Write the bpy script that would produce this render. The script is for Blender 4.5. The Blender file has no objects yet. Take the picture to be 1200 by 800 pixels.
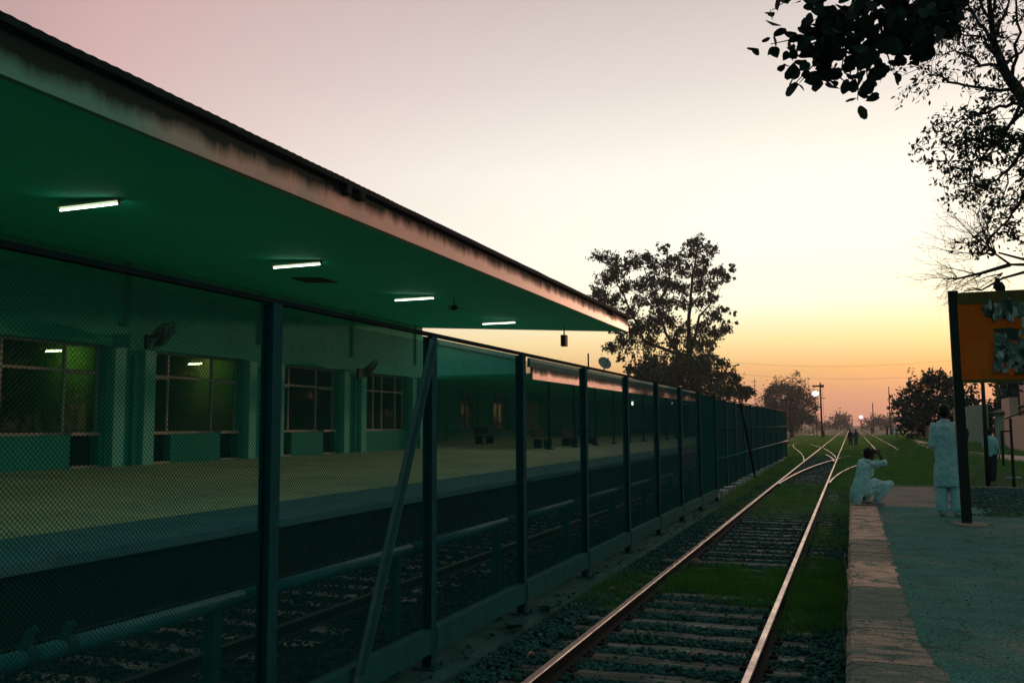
import bpy, math, random
import numpy as np
from mathutils import Vector, Matrix, noise as mnoise

random.seed(7)
rng = np.random.default_rng(7)
R = math.radians
S = bpy.context.scene
COL = S.collection

# ------------------------------------------------------------------ camera
H = 2.26
cam_d = bpy.data.cameras.new('camera')
cam = bpy.data.objects.new('camera', cam_d); COL.objects.link(cam)
cam_d.lens = 31.5; cam_d.sensor_width = 36; cam_d.clip_end = 6000; cam_d.clip_start = 0.05
PSI, TH, RO = R(20.65), R(5.34), R(-0.30)
CAMROT = (Matrix.Rotation(PSI, 4, 'Z') @ Matrix.Rotation(math.pi/2 + TH, 4, 'X') @ Matrix.Rotation(RO, 4, 'Z'))
cam.matrix_world = Matrix.Translation((0, 0, H)) @ CAMROT
S.camera = cam
_R3 = CAMROT.to_3x3()
def ray(px, py):
    return _R3 @ Vector((px-600, 400-py, -1050.0))
def aty(px, py, Y):            # point of a sight line at distance Y along the track
    d = ray(px, py); return Vector((0, 0, H)) + d*(Y/d.y)
def atz(px, py, z):
    d = ray(px, py); return Vector((0, 0, H)) + d*((z-H)/d.z)

# ------------------------------------------------------------------ sky, sun, exposure
W = bpy.data.worlds.new('World'); S.world = W; W.use_nodes = True
nt = W.node_tree; nt.nodes.clear()
N = nt.nodes.new; L = nt.links.new
out = N('ShaderNodeOutputWorld'); bg = N('ShaderNodeBackground'); L(bg.outputs[0], out.inputs[0])
tc = N('ShaderNodeTexCoord')
sep = N('ShaderNodeSeparateXYZ'); L(tc.outputs['Generated'], sep.inputs[0])
SUN_AZ, SUN_EL = R(13.0), R(4.2)          # azimuth from +Y towards +X
def ramp(stops, inp):
    r = N('ShaderNodeValToRGB'); e = r.color_ramp.elements
    while len(e) > 1: e.remove(e[-1])
    e[0].position = stops[0][0]; e[0].color = (*stops[0][1], 1)
    for p, c in stops[1:]:
        k = e.new(p); k.color = (*c, 1)
    L(inp, r.inputs[0]); return r
west = ramp([(0.0, (.58,.25,.18)), (.03, (.67,.32,.19)), (.058, (.82,.47,.19)), (.09, (1.0,.80,.40)), (.13, (1.07,1.07,.82)), (.19, (1.06,1.05,.92)),
             (.27, (1.03,.99,.89)), (.36, (.80,.73,.68)), (.45, (.62,.54,.52)), (.62, (.22,.30,.32)), (1.0, (.045,.20,.20))], sep.outputs['Z'])
dot = N('ShaderNodeVectorMath'); dot.operation = 'DOT_PRODUCT'; L(tc.outputs['Generated'], dot.inputs[0])
dot.inputs[1].default_value = (math.sin(SUN_AZ), math.cos(SUN_AZ), 0.10)
half = N('ShaderNodeMath'); half.operation = 'MULTIPLY_ADD'; L(dot.outputs['Value'], half.inputs[0]); half.inputs[1].default_value = .5; half.inputs[2].default_value = .5
side = ramp([(0.0, (.070,.20,.20)), (.45, (.115,.205,.205)), (.64, (.27,.25,.26)), (.76, (.62,.33,.33)), (1.0, (.62,.44,.44))], half.outputs[0])
fac = ramp([(0.0, (1,)*3), (.60, (1,)*3), (.735, (.80,)*3), (.85, (.36,)*3), (.92, (.10,)*3), (.97, (0,)*3)], half.outputs[0])
mix = N('ShaderNodeMix'); mix.data_type = 'RGBA'
L(fac.outputs[0], mix.inputs[0]); L(west.outputs[0], mix.inputs[6]); L(side.outputs[0], mix.inputs[7])
sky = N('ShaderNodeTexSky'); sky.sky_type = 'NISHITA'; sky.sun_disc = False
sky.sun_elevation = SUN_EL; sky.sun_rotation = SUN_AZ; sky.dust_density = 3.0; sky.air_density = 1.5
sc_ = N('ShaderNodeMix'); sc_.data_type = 'RGBA'; sc_.blend_type = 'MULTIPLY'; sc_.inputs[0].default_value = 1
L(sky.outputs[0], sc_.inputs[6]); sc_.inputs[7].default_value = (.012, .012, .012, 1)
add = N('ShaderNodeMix'); add.data_type = 'RGBA'; add.blend_type = 'ADD'; add.inputs[0].default_value = 1
L(mix.outputs[2], add.inputs[6]); L(sc_.outputs[2], add.inputs[7])
L(add.outputs[2], bg.inputs[0]); bg.inputs[1].default_value = 1.0
sun_d = bpy.data.lights.new('sun', 'SUN'); sun_d.energy = 1.3; sun_d.angle = R(1.5); sun_d.color = (1.0, .47, .30)
sun = bpy.data.objects.new('sun', sun_d); COL.objects.link(sun)
sd = Vector((math.sin(SUN_AZ)*math.cos(SUN_EL), math.cos(SUN_AZ)*math.cos(SUN_EL), math.sin(SUN_EL)))
sun.rotation_euler = sd.to_track_quat('Z', 'Y').to_euler()
S.view_settings.view_transform = 'Standard'; S.view_settings.look = 'None'
S.view_settings.exposure = 0.0; S.view_settings.gamma = 1.0
S.cycles.max_bounces = 6; S.cycles.diffuse_bounces = 3; S.cycles.transparent_max_bounces = 12

# ------------------------------------------------------------------ helpers: materials
MATS = {}
def mat(name, c1, c2=None, scale=4.0, rough=.8, bump=0.0, bscale=None, metal=0.0, spec=.15, detail=6, stretch=None, lo=.35, hi=.65, rand=0.0, rough2=None, c3=None, c3s=1.0, c3lo=.55, c3hi=.7, speck=None):
    m = bpy.data.materials.new(name); m.use_nodes = True
    t = m.node_tree; b = t.nodes['Principled BSDF']
    n = t.nodes.new; l = t.links.new
    b.inputs['Roughness'].default_value = rough; b.inputs['Metallic'].default_value = metal
    b.inputs['Specular IOR Level'].default_value = spec
    co = n('ShaderNodeTexCoord'); vec = co.outputs['Object']
    if stretch:
        mp = n('ShaderNodeMapping'); mp.inputs['Scale'].default_value = stretch; l(vec, mp.inputs[0]); vec = mp.outputs[0]
    last = None
    if c2 is not None:
        nz = n('ShaderNodeTexNoise'); nz.inputs['Scale'].default_value = scale; nz.inputs['Detail'].default_value = detail; nz.inputs['Roughness'].default_value = .65
        l(vec, nz.inputs['Vector'])
        cr = n('ShaderNodeValToRGB'); e = cr.color_ramp.elements
        e[0].position = lo; e[0].color = (*c1, 1); e[1].position = hi; e[1].color = (*c2, 1)
        l(nz.outputs[0], cr.inputs[0]); last = cr.outputs[0]
        if c3 is not None:
            nz3 = n('ShaderNodeTexNoise'); nz3.inputs['Scale'].default_value = c3s; nz3.inputs['Detail'].default_value = 8; nz3.inputs['Roughness'].default_value = .7; l(vec, nz3.inputs['Vector'])
            mr = n('ShaderNodeMapRange'); mr.inputs[1].default_value = c3lo; mr.inputs[2].default_value = c3hi; l(nz3.outputs[0], mr.inputs[0])
            mx = n('ShaderNodeMix'); mx.data_type = 'RGBA'; l(mr.outputs[0], mx.inputs[0]); l(last, mx.inputs[6]); mx.inputs[7].default_value = (*c3, 1); last = mx.outputs[2]
        if speck:
            ns = n('ShaderNodeTexNoise'); ns.inputs['Scale'].default_value = speck[0]; ns.inputs['Detail'].default_value = 3; l(co.outputs['Object'], ns.inputs['Vector'])
            ms_ = n('ShaderNodeMapRange'); ms_.inputs[1].default_value = .35; ms_.inputs[2].default_value = .65; ms_.inputs[3].default_value = 1-speck[1]; ms_.inputs[4].default_value = 1+speck[1]; l(ns.outputs[0], ms_.inputs[0])
            hs = n('ShaderNodeHueSaturation'); l(ms_.outputs[0], hs.inputs['Value']); l(last, hs.inputs['Color']); last = hs.outputs[0]
        if rough2 is not None:
            rr = n('ShaderNodeMapRange'); l(nz.outputs[0], rr.inputs[0]); rr.inputs[1].default_value = lo; rr.inputs[2].default_value = hi; rr.inputs[3].default_value = rough; rr.inputs[4].default_value = rough2
            l(rr.outputs[0], b.inputs['Roughness'])
    if rand:
        oi = n('ShaderNodeObjectInfo'); hv = n('ShaderNodeHueSaturation')
        mr = n('ShaderNodeMapRange'); l(oi.outputs['Random'], mr.inputs[0]); mr.inputs[3].default_value = 1-rand; mr.inputs[4].default_value = 1+rand
        l(mr.outputs[0], hv.inputs['Value'])
        if last: l(last, hv.inputs['Color'])
        else: hv.inputs['Color'].default_value = (*c1, 1)
        last = hv.outputs[0]
    if last: l(last, b.inputs['Base Color'])
    else: b.inputs['Base Color'].default_value = (*c1, 1)
    if bump:
        nb = n('ShaderNodeTexNoise'); nb.inputs['Scale'].default_value = bscale or scale*4; nb.inputs['Detail'].default_value = 8; l(vec, nb.inputs['Vector'])
        bp = n('ShaderNodeBump'); bp.inputs['Strength'].default_value = bump; bp.inputs['Distance'].default_value = .02
        l(nb.outputs[0], bp.inputs['Height']); l(bp.outputs[0], b.inputs['Normal'])
    MATS[name] = m; return m
def emit(name, c, s):
    m = bpy.data.materials.new(name); m.use_nodes = True; b = m.node_tree.nodes['Principled BSDF']
    b.inputs['Base Color'].default_value = (.8, .8, .8, 1); b.inputs['Emission Color'].default_value = (*c, 1); b.inputs['Emission Strength'].default_value = s
    MATS[name] = m; return m
def leafmat(name, c1, c2, trans=.25, scale=.9):
    m = mat(name, c1, c2, scale=scale, rough=.7, spec=.25)
    t = m.node_tree; b = t.nodes['Principled BSDF']; o = t.nodes['Material Output']
    tr = t.nodes.new('ShaderNodeBsdfTranslucent'); tr.inputs[0].default_value = (c2[0]*1.3, c2[1]*1.3, c2[2], 1)
    ms = t.nodes.new('ShaderNodeMixShader'); ms.inputs[0].default_value = trans
    t.links.new(b.outputs[0], ms.inputs[1]); t.links.new(tr.outputs[0], ms.inputs[2]); t.links.new(ms.outputs[0], o.inputs[0])
    return m

M = MATS
mat('soil', (.020,.060,.026), (.055,.095,.045), 1.6, .95, .5, 14, c3=(.10,.095,.06), c3s=.5, c3lo=.54, c3hi=.70)
mat('ballast_fines', (.001,.020,.016), (.006,.036,.030), 9, .95, .9, 40)
mat('ballast_stone', (.007,.055,.045), (.036,.140,.116), 3.3, .9, .3, 30, lo=.35, hi=.7, c3=(.34,.37,.31), c3s=6, c3lo=.61, c3hi=.69)
leafmat('grass', (.012,.085,.012), (.075,.235,.030), .3, 1.7)
leafmat('grass_dark', (.018,.100,.022), (.125,.290,.060), .3, 1.1)
mat('rail_top', (.75,.56,.48), (.55,.40,.34), 3, .22, .12, 60, metal=1.0, spec=.5, rough2=.42)
mat('rail_rust', (.010,.014,.012), (.028,.024,.018), 18, .85, .4, 60)
mat('bed_stone', (.002,.024,.020), (.010,.050,.042), 4, .95, spec=.1)
mat('band_teal', (.035,.20,.165), (.055,.25,.20), 2, .85, spec=.2)
mat('rail_dull', (.012,.030,.024), (.030,.045,.036), 6, .55, .2, 40)
mat('sleeper_wood', (.035,.060,.050), (.20,.21,.17), 5, .85, .8, 30, stretch=(.6, 9, 4), rand=.3, c3=(.40,.38,.32), c3s=2, c3lo=.50, c3hi=.62)
mat('iron', (.004,.014,.014), (.010,.026,.026), 12, .7, .2, 50)
mat('fence_paint', (.003,.055,.060), (.006,.075,.080), 6, .85, .25, 40, spec=.12, c3=(.055,.050,.045), c3s=5, c3lo=.66, c3hi=.76)
mat('fence_beam', (.004,.085,.070), (.008,.115,.095), 5, .7, .3, 40, c3=(.03,.05,.04), c3s=4, c3lo=.62, c3hi=.74)
mat('fence_pipe', (.008,.150,.140), (.016,.190,.175), 5, .5, .2, 40, c3=(.03,.06,.05), c3s=5, c3lo=.65, c3hi=.75)
mat('brace_paint', (.030,.105,.098), (.045,.135,.125), 5, .8, .2, 40)
mat('fence_dark', (.002,.014,.016), (.004,.020,.022), 6, .9, spec=.1)
mat('mesh_wire', (.002,.065,.060), (.004,.085,.078), 12, .9, spec=.1)
mat('kerb_concrete', (.012,.070,.058), (.045,.115,.095), 3, .95, .8, 25)
mat('white_block', (.45,.47,.45), (.25,.30,.28), 6, .9, .4, 20)
mat('soffit_paint', (.010,.60,.43), (.012,.64,.46), .8, .75, .15, 30, stretch=(1, 1, 1), c3=(.010,.55,.39), c3s=.6, c3lo=.5, c3hi=.7)
mat('wall_paint', (.028,.40,.295), (.040,.46,.34), .7, .85, .2, 30, spec=.08, c3=(.020,.30,.22), c3s=1.1, c3lo=.52, c3hi=.75)
mat('wall_dado', (.012,.27,.190), (.018,.32,.225), .9, .85, .2, 30, spec=.08)
mat('pilaster_paint', (.14,.58,.43), (.18,.64,.48), .9, .85, .2, 30, spec=.08)
mat('frame_paint', (.40,.38,.28), (.48,.44,.34), 4, .6)
mat('door_dark', (.006,.026,.020), (.010,.034,.028), 3, .95, spec=.05)
mat('room_dark', (.16,.34,.06), (.22,.42,.08), 1, .9)
mat('platform_floor', (.30,.50,.26), (.42,.60,.31), .7, .8, .25, 18, rand=.07, spec=.2, c3=(.22,.40,.22), c3s=.5, c3lo=.5, c3hi=.72, speck=(9, .12))
mat('platform_edge_paint', (.035,.190,.180), (.065,.235,.215), 2, .8, .3, 20, c3=(.06,.12,.11), c3s=2.2, c3lo=.55, c3hi=.7)
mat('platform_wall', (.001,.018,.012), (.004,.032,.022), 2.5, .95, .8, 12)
mat('asphalt', (.012,.098,.076), (.042,.205,.168), 2.6, .9, .9, 55, lo=.28, hi=.72, detail=10, spec=.25, c3=(.13,.175,.135), c3s=.75, c3lo=.52, c3hi=.66, speck=(42, .5))
mat('coping_pink', (.52,.32,.23), (.72,.44,.33), 5, .85, .9, 18, c3=(.16,.18,.135), c3s=3.6, c3lo=.51, c3hi=.60, speck=(50, .3))
mat('coping_grey', (.085,.140,.100), (.20,.20,.15), 4, .9, .9, 18, stretch=(.8, 2.5, 1), c3=(.46,.28,.22), c3s=2.6, c3lo=.60, c3hi=.68, speck=(50, .35))
mat('coping_mixed', (.46,.30,.22), (.22,.22,.165), 3.5, .9, 1.0, 18, stretch=(.7, 3, 1), c3=(.065,.125,.095), c3s=2.4, c3lo=.50, c3hi=.59, speck=(50, .35))
mat('apron', (.20,.165,.13), (.27,.22,.17), 2.2, .9, .6, 25, c3=(.11,.12,.10), c3s=1.3, c3lo=.5, c3hi=.7)
mat('platform_face', (.10,.11,.09), (.22,.19,.15), 3, .95, 1.0, 10)
mat('gravel', (.02,.045,.045), (.07,.10,.09), 3, .95, .5, 30)
mat('roof_sheet', (.001,.012,.011), (.004,.022,.020), 5, .9, spec=.05)
mat('pink_plaster', (.84,.40,.32), (.88,.48,.39), 1.5, .85, .3, 20, c3=(.60,.32,.26), c3s=1.2, c3lo=.58, c3hi=.75)
mat('grey_plaster', (.17,.24,.19), (.24,.31,.25), 1.5, .9, .3, 20)
mat('path_sand', (.62,.40,.32), (.72,.49,.40), 2, .95, .4, 20)
mat('bark', (.012,.020,.016), (.030,.036,.028), 8, .95, .6, 20)
mat('bark_black', (.010,.010,.010), (.022,.020,.018), 8, .95, .5, 20)
leafmat('leaf_big', (.006,.020,.012), (.012,.030,.018), .04)
leafmat('leaf_fine', (.014,.026,.014), (.030,.036,.020), .15)
leafmat('leaf_euc', (.010,.036,.020), (.026,.056,.026), .14)
leafmat('leaf_bush', (.006,.042,.026), (.014,.066,.034), .06)
leafmat('leaf_tree', (.005,.036,.030), (.012,.060,.044), .05)
mat('orange_board', (.97,.095,.004), (.95,.150,.006), 2.2, .8, .2, 30, c3=(.66,.13,.01), c3s=2.6, c3lo=.55, c3hi=.75, speck=(30, .12))
mat('board_edge', (.14,.085,.02), (.20,.11,.03), 6, .7)
mat('paper_pale', (.42,.42,.38), (.68,.60,.54), 6, .9, .3, 30, spec=.1)
mat('paper_grey', (.05,.10,.085), (.34,.31,.27), 9, .9, .3, 30, lo=.4, hi=.6, spec=.1)
mat('glue_dark', (.02,.045,.035), (.06,.07,.05), 9, .9, spec=.1)
mat('post_black', (.010,.018,.016), (.018,.026,.022), 10, .6)
mat('skin', (.060,.036,.026), (.075,.046,.033), 6, .6)
mat('hair', (.006,.007,.008), (.012,.012,.012), 40, .5)
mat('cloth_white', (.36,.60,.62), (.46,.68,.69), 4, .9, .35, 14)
mat('cloth_dark', (.018,.028,.032), (.03,.04,.045), 8, .9)
mat('cloth_teal', (.05,.11,.12), (.07,.14,.15), 8, .9)
mat('cloth_pink', (.40,.26,.24), (.45,.30,.27), 8, .9)
mat('shoe_pale', (.40,.40,.38), (.30,.31,.30), 8, .7)
mat('shoe_dark', (.015,.015,.015), (.03,.028,.026), 8, .6)
mat('black_plastic', (.010,.010,.011), None, rough=.35)
mat('bird_dark', (.010,.016,.014), (.022,.028,.024), 30, .7)
mat('dry_leaf', (.42,.20,.14), (.55,.30,.22), 20, .8)
mat('stone_orange', (.45,.25,.17), (.35,.19,.13), 12, .9, .5, 30)
mat('dish_grey', (.12,.20,.19), (.16,.24,.22), 5, .6)
emit('tube_glow', (.78, 1.0, .80), 6.0)
emit('lamp_glow', (1.0, .84, .62), 22.0)
emit('far_lamp', (1.0, .62, .38), 12.0)
emit('room_glow', (.78, 1.0, .42), 44.0)
emit('small_lamp', (.9, 1.0, .85), 4.0)

def cracks(name, scale, width, dark):
    m = MATS[name]; t = m.node_tree; b = t.nodes['Principled BSDF']; n = t.nodes.new; l = t.links.new
    src = b.inputs['Base Color'].links[0].from_socket
    co = n('ShaderNodeTexCoord'); nz = n('ShaderNodeTexNoise'); nz.inputs['Scale'].default_value = 1.4; nz.inputs['Detail'].default_value = 6; l(co.outputs['Object'], nz.inputs['Vector'])
    ad = n('ShaderNodeMix'); ad.data_type = 'RGBA'; ad.blend_type = 'LINEAR_LIGHT'; ad.inputs[0].default_value = .55; l(co.outputs['Object'], ad.inputs[6]); l(nz.outputs['Color'], ad.inputs[7])
    vo = n('ShaderNodeTexVoronoi'); vo.feature = 'DISTANCE_TO_EDGE'; vo.inputs['Scale'].default_value = scale; l(ad.outputs[2], vo.inputs['Vector'])
    mr = n('ShaderNodeMapRange'); mr.inputs[1].default_value = 0; mr.inputs[2].default_value = width; mr.inputs[3].default_value = .85; mr.inputs[4].default_value = 0; l(vo.outputs['Distance'], mr.inputs[0])
    mx = n('ShaderNodeMix'); mx.data_type = 'RGBA'; l(mr.outputs[0], mx.inputs[0]); l(src, mx.inputs[6]); mx.inputs[7].default_value = (*dark, 1); l(mx.outputs[2], b.inputs['Base Color'])
cracks('asphalt', .75, .012, (.006,.030,.024)); cracks('coping_pink', 1.6, .03, (.05,.07,.055)); cracks('coping_mixed', 2.2, .035, (.05,.075,.06)); cracks('coping_grey', 1.6, .03, (.04,.065,.05)); cracks('platform_floor', .35, .006, (.10,.18,.09))

# weathered fascia: pale render with black mould and painted-in roof-edge shade, running down in ragged streaks
def fascia_mat(name, pale, pale2, dark, z0, z1, near_shade=None):
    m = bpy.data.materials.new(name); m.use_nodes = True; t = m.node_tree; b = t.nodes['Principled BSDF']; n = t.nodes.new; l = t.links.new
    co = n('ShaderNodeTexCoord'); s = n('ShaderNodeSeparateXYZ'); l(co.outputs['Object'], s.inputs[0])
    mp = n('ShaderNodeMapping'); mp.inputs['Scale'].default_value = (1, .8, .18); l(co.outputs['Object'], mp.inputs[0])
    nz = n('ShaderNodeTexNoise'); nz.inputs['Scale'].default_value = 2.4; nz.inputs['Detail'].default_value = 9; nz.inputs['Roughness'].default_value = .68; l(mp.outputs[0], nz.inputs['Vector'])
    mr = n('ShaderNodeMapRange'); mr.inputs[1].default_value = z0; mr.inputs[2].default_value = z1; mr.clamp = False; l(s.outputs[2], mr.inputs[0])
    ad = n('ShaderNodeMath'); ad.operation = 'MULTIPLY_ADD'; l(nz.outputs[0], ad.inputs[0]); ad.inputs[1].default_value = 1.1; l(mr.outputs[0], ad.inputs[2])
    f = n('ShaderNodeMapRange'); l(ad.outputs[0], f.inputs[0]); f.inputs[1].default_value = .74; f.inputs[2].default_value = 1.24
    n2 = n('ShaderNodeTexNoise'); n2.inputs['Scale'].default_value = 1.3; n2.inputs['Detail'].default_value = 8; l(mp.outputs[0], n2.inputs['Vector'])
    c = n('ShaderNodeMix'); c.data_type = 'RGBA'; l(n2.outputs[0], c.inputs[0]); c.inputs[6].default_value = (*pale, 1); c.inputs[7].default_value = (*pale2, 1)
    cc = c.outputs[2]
    if near_shade:  # near end tinted teal and darker: its duller light painted into the colour
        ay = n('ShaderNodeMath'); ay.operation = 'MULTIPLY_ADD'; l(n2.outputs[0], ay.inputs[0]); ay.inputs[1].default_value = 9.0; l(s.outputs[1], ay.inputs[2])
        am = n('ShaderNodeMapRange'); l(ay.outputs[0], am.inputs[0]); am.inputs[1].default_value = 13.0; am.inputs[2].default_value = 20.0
        ac = n('ShaderNodeMix'); ac.data_type = 'RGBA'; l(am.outputs[0], ac.inputs[0]); ac.inputs[6].default_value = (*near_shade, 1); l(cc, ac.inputs[7]); cc = ac.outputs[2]
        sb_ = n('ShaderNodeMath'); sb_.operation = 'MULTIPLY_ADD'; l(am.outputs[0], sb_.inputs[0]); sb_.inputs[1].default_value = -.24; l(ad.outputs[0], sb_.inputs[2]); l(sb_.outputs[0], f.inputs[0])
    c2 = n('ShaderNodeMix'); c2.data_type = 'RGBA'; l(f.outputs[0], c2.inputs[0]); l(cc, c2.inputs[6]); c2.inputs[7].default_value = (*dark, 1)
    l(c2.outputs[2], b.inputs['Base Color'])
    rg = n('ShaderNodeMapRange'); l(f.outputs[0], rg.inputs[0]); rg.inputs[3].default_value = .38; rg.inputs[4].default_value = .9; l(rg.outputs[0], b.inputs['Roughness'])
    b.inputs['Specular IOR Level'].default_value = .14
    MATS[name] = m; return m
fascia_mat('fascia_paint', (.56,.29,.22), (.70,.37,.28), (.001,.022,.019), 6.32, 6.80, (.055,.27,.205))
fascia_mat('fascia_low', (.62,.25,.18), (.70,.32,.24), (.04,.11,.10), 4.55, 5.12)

def glass_mat():
    m = bpy.data.materials.new('window_glass'); m.use_nodes = True; t = m.node_tree; t.nodes.clear(); n = t.nodes.new; l = t.links.new
    o = n('ShaderNodeOutputMaterial'); ms = n('ShaderNodeMixShader'); tr = n('ShaderNodeBsdfTransparent'); gl = n('ShaderNodeBsdfGlossy')
    tr.inputs[0].default_value = (.82,.90,.78,1); gl.inputs['Roughness'].default_value = .03; gl.inputs[0].default_value = (.5,.62,.42,1)
    fr = n('ShaderNodeFresnel'); fr.inputs[0].default_value = 1.6
    mm = n('ShaderNodeMath'); mm.operation = 'MULTIPLY_ADD'; l(fr.outputs[0], mm.inputs[0]); mm.inputs[1].default_value = 1.1; mm.inputs[2].default_value = .04
    ge = n('ShaderNodeNewGeometry'); iv = n('ShaderNodeMath'); iv.operation = 'SUBTRACT'; iv.inputs[0].default_value = 1.0; l(ge.outputs['Backfacing'], iv.inputs[1])
    m2 = n('ShaderNodeMath'); m2.operation = 'MULTIPLY'; l(mm.outputs[0], m2.inputs[0]); l(iv.outputs[0], m2.inputs[1]); l(m2.outputs[0], ms.inputs[0]); l(tr.outputs[0], ms.inputs[1]); l(gl.outputs[0], ms.inputs[2]); l(ms.outputs[0], o.inputs[0])
    MATS['window_glass'] = m
glass_mat()

# ------------------------------------------------------------------ helpers: meshes and objects
def frames(pts):
    T = []
    for i in range(len(pts)):
        a = pts[max(i-1, 0)]; b = pts[min(i+1, len(pts)-1)]
        T.append((b-a).normalized())
    up = Vector((0, 0, 1)) if abs(T[0].z) < .9 else Vector((0, 1, 0))
    u = T[0].cross(up).normalized(); out = []
    for t in T:
        u = (u - t*u.dot(t))
        u = u.normalized() if u.length > 1e-6 else t.orthogonal().normalized()
        out.append((u, t.cross(u).normalized(), t))
    return out
class MB:
    def __init__(s): s.v = []; s.f = []; s.m = []
    def add(s, v, f, mi=0):
        o = len(s.v); s.v.extend([tuple(p) for p in v]); s.f.extend([tuple(i+o for i in q) for q in f]); s.m.extend([mi]*len(f)); return s
    def box(s, x0, x1, y0, y1, z0, z1, mi=0, jit=0.0):
        v = [(x, y, z) for z in (z0, z1) for y in (y0, y1) for x in (x0, x1)]
        if jit: v = [(p[0]+random.uniform(-jit, jit), p[1]+random.uniform(-jit, jit), p[2]+random.uniform(-jit, jit)) for p in v]
        return s.add(v, [(0,2,3,1), (4,5,7,6), (0,1,5,4), (2,6,7,3), (0,4,6,2), (1,3,7,5)], mi)
    def hexa(s, p, mi=0):       # 8 points: bottom 4 ccw, top 4 ccw
        return s.add(p, [(3,2,1,0), (4,5,6,7), (0,1,5,4), (1,2,6,5), (2,3,7,6), (3,0,4,7)], mi)
    def path(s, pts, rad, n=8, mi=0, caps=True, flat=1.0, round_=False):
        pts = [Vector(p) for p in pts]
        if not hasattr(rad, '__len__'): rad = [rad]*len(pts)
        rad = list(rad)
        if round_:
            d0 = (pts[0]-pts[1]).normalized(); d1 = (pts[-1]-pts[-2]).normalized(); r0, r1 = rad[0], rad[-1]
            pts = [pts[0]+d0*r0*.95, pts[0]+d0*r0*.6] + pts + [pts[-1]+d1*r1*.6, pts[-1]+d1*r1*.95]
            rad = [r0*.3, r0*.8] + rad + [r1*.8, r1*.3]
        fr = frames(pts); v = []; f = []
        for p, r, (u, w, t) in zip(pts, rad, fr):
            for k in range(n):
                a = 2*math.pi*k/n; v.append(p + u*(r*math.cos(a)) + w*(r*flat*math.sin(a)))
        for i in range(len(pts)-1):
            for k in range(n):
                a = i*n+k; b = i*n+(k+1) % n; f.append((a, b, b+n, a+n))
        if caps: f.append(tuple(range(n-1, -1, -1))); f.append(tuple(range((len(pts)-1)*n, len(pts)*n)))
        return s.add(v, f, mi)
    def tube(s, a, b, r, r2=None, n=8, mi=0): return s.path([a, b], [r, r if r2 is None else r2], n, mi)
    def sphere(s, c, rx, ry=None, rz=None, nu=10, nv=7, mi=0, rot=None):
        ry = rx if ry is None else ry; rz = rx if rz is None else rz; v = []; f = []
        c = Vector(c)
        for j in range(nv+1):
            ph = math.pi*j/nv
            for i in range(nu):
                a = 2*math.pi*i/nu; q = Vector((rx*math.sin(ph)*math.cos(a), ry*math.sin(ph)*math.sin(a), rz*math.cos(ph)))
                if rot: q = rot @ q
                v.append(c+q)
        for j in range(nv):
            for i in range(nu):
                a = j*nu+i; b = j*nu+(i+1) % nu; f.append((a, a+nu, b+nu, b))
        return s.add(v, f, mi)
    def sweep(s, pts, prof, mi=None, up=Vector((0, 0, 1))):   # closed profile (side, height) along a ground polyline
        pts = [Vector(p) for p in pts]; n = len(prof); v = []; f = []; ms = []
        for i, p in enumerate(pts):
            t = (pts[min(i+1, len(pts)-1)]-pts[max(i-1, 0)]).normalized(); sd = t.cross(up).normalized()
            for a, b in prof: v.append(p+sd*a+up*b)
        for i in range(len(pts)-1):
            for k in range(n):
                a = i*n+k; b = i*n+(k+1) % n; f.append((a, b, b+n, a+n)); ms.append(mi[k] if mi else 0)
        f.append(tuple(range(n-1, -1, -1))); f.append(tuple(range((len(pts)-1)*n, len(pts)*n))); ms += [0, 0]
        o = len(s.v); s.v.extend([tuple(p) for p in v]); s.f.extend([tuple(i+o for i in q) for q in f]); s.m.extend(ms); return s
    def mesh(s, name, mats, smooth=False):
        me = bpy.data.meshes.new(name); me.from_pydata(s.v, [], s.f)
        for m in (mats if isinstance(mats, (list, tuple)) else [mats]): me.materials.append(M[m])
        me.polygons.foreach_set('material_index', s.m)
        if smooth: me.polygons.foreach_set('use_smooth', [True]*len(s.f))
        me.update(); return me
def npmesh(name, verts, faces, m, smooth=False):   # numpy arrays, faces (n,k)
    me = bpy.data.meshes.new(name); nv, nf, k = len(verts), len(faces), faces.shape[1]
    me.vertices.add(nv); me.vertices.foreach_set('co', np.asarray(verts, np.float32).ravel())
    me.loops.add(nf*k); me.loops.foreach_set('vertex_index', np.asarray(faces, np.int32).ravel())
    me.polygons.add(nf); me.polygons.foreach_set('loop_start', np.arange(0, nf*k, k, dtype=np.int32))
    me.materials.append(M[m]); me.update(calc_edges=True)
    if smooth: me.polygons.foreach_set('use_smooth', [True]*nf)
    return me
BASE = {}
def link(name, me, parent=None, label=None, kind=None):
    o = bpy.data.objects.new(name, me); COL.objects.link(o)
    if parent is not None:
        o.parent = parent; b = BASE.get(parent.name)
        if b is not None: o.matrix_parent_inverse = b.inverted()
    if label: o['label'] = label
    if kind: o['kind'] = kind
    return o
def obj(name, mb, mats, parent=None, smooth=False, **k): return link(name, mb.mesh(name, mats, smooth), parent, **k)
def tag(o, label, cat, group=None):
    o['label'] = label; o['category'] = cat
    if group: o['group'] = group
    return o
def thing(name, label, cat, loc=(0, 0, 0), group=None, rotz=None):
    o = bpy.data.objects.new(name, None); COL.objects.link(o); o.location = loc; o.empty_display_size = .2
    if rotz is not None: o.rotation_euler = (0, 0, rotz)       # parts then use local coordinates
    else: BASE[o.name] = Matrix.Translation(loc)               # parts use world coordinates
    return tag(o, label, cat, group)
def dup(root, delta, label=None):
    c = root.copy(); COL.objects.link(c); c.location = Vector(root.location)+Vector(delta)
    if label: c['label'] = label
    for ch in list(root.children):
        k = ch.copy(); COL.objects.link(k); k.parent = c; k.matrix_parent_inverse = ch.matrix_parent_inverse.copy()
        for g in ch.children:
            q = g.copy(); COL.objects.link(q); q.parent = k
    return c
def struct(o): o['kind'] = 'structure'; return o
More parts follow.
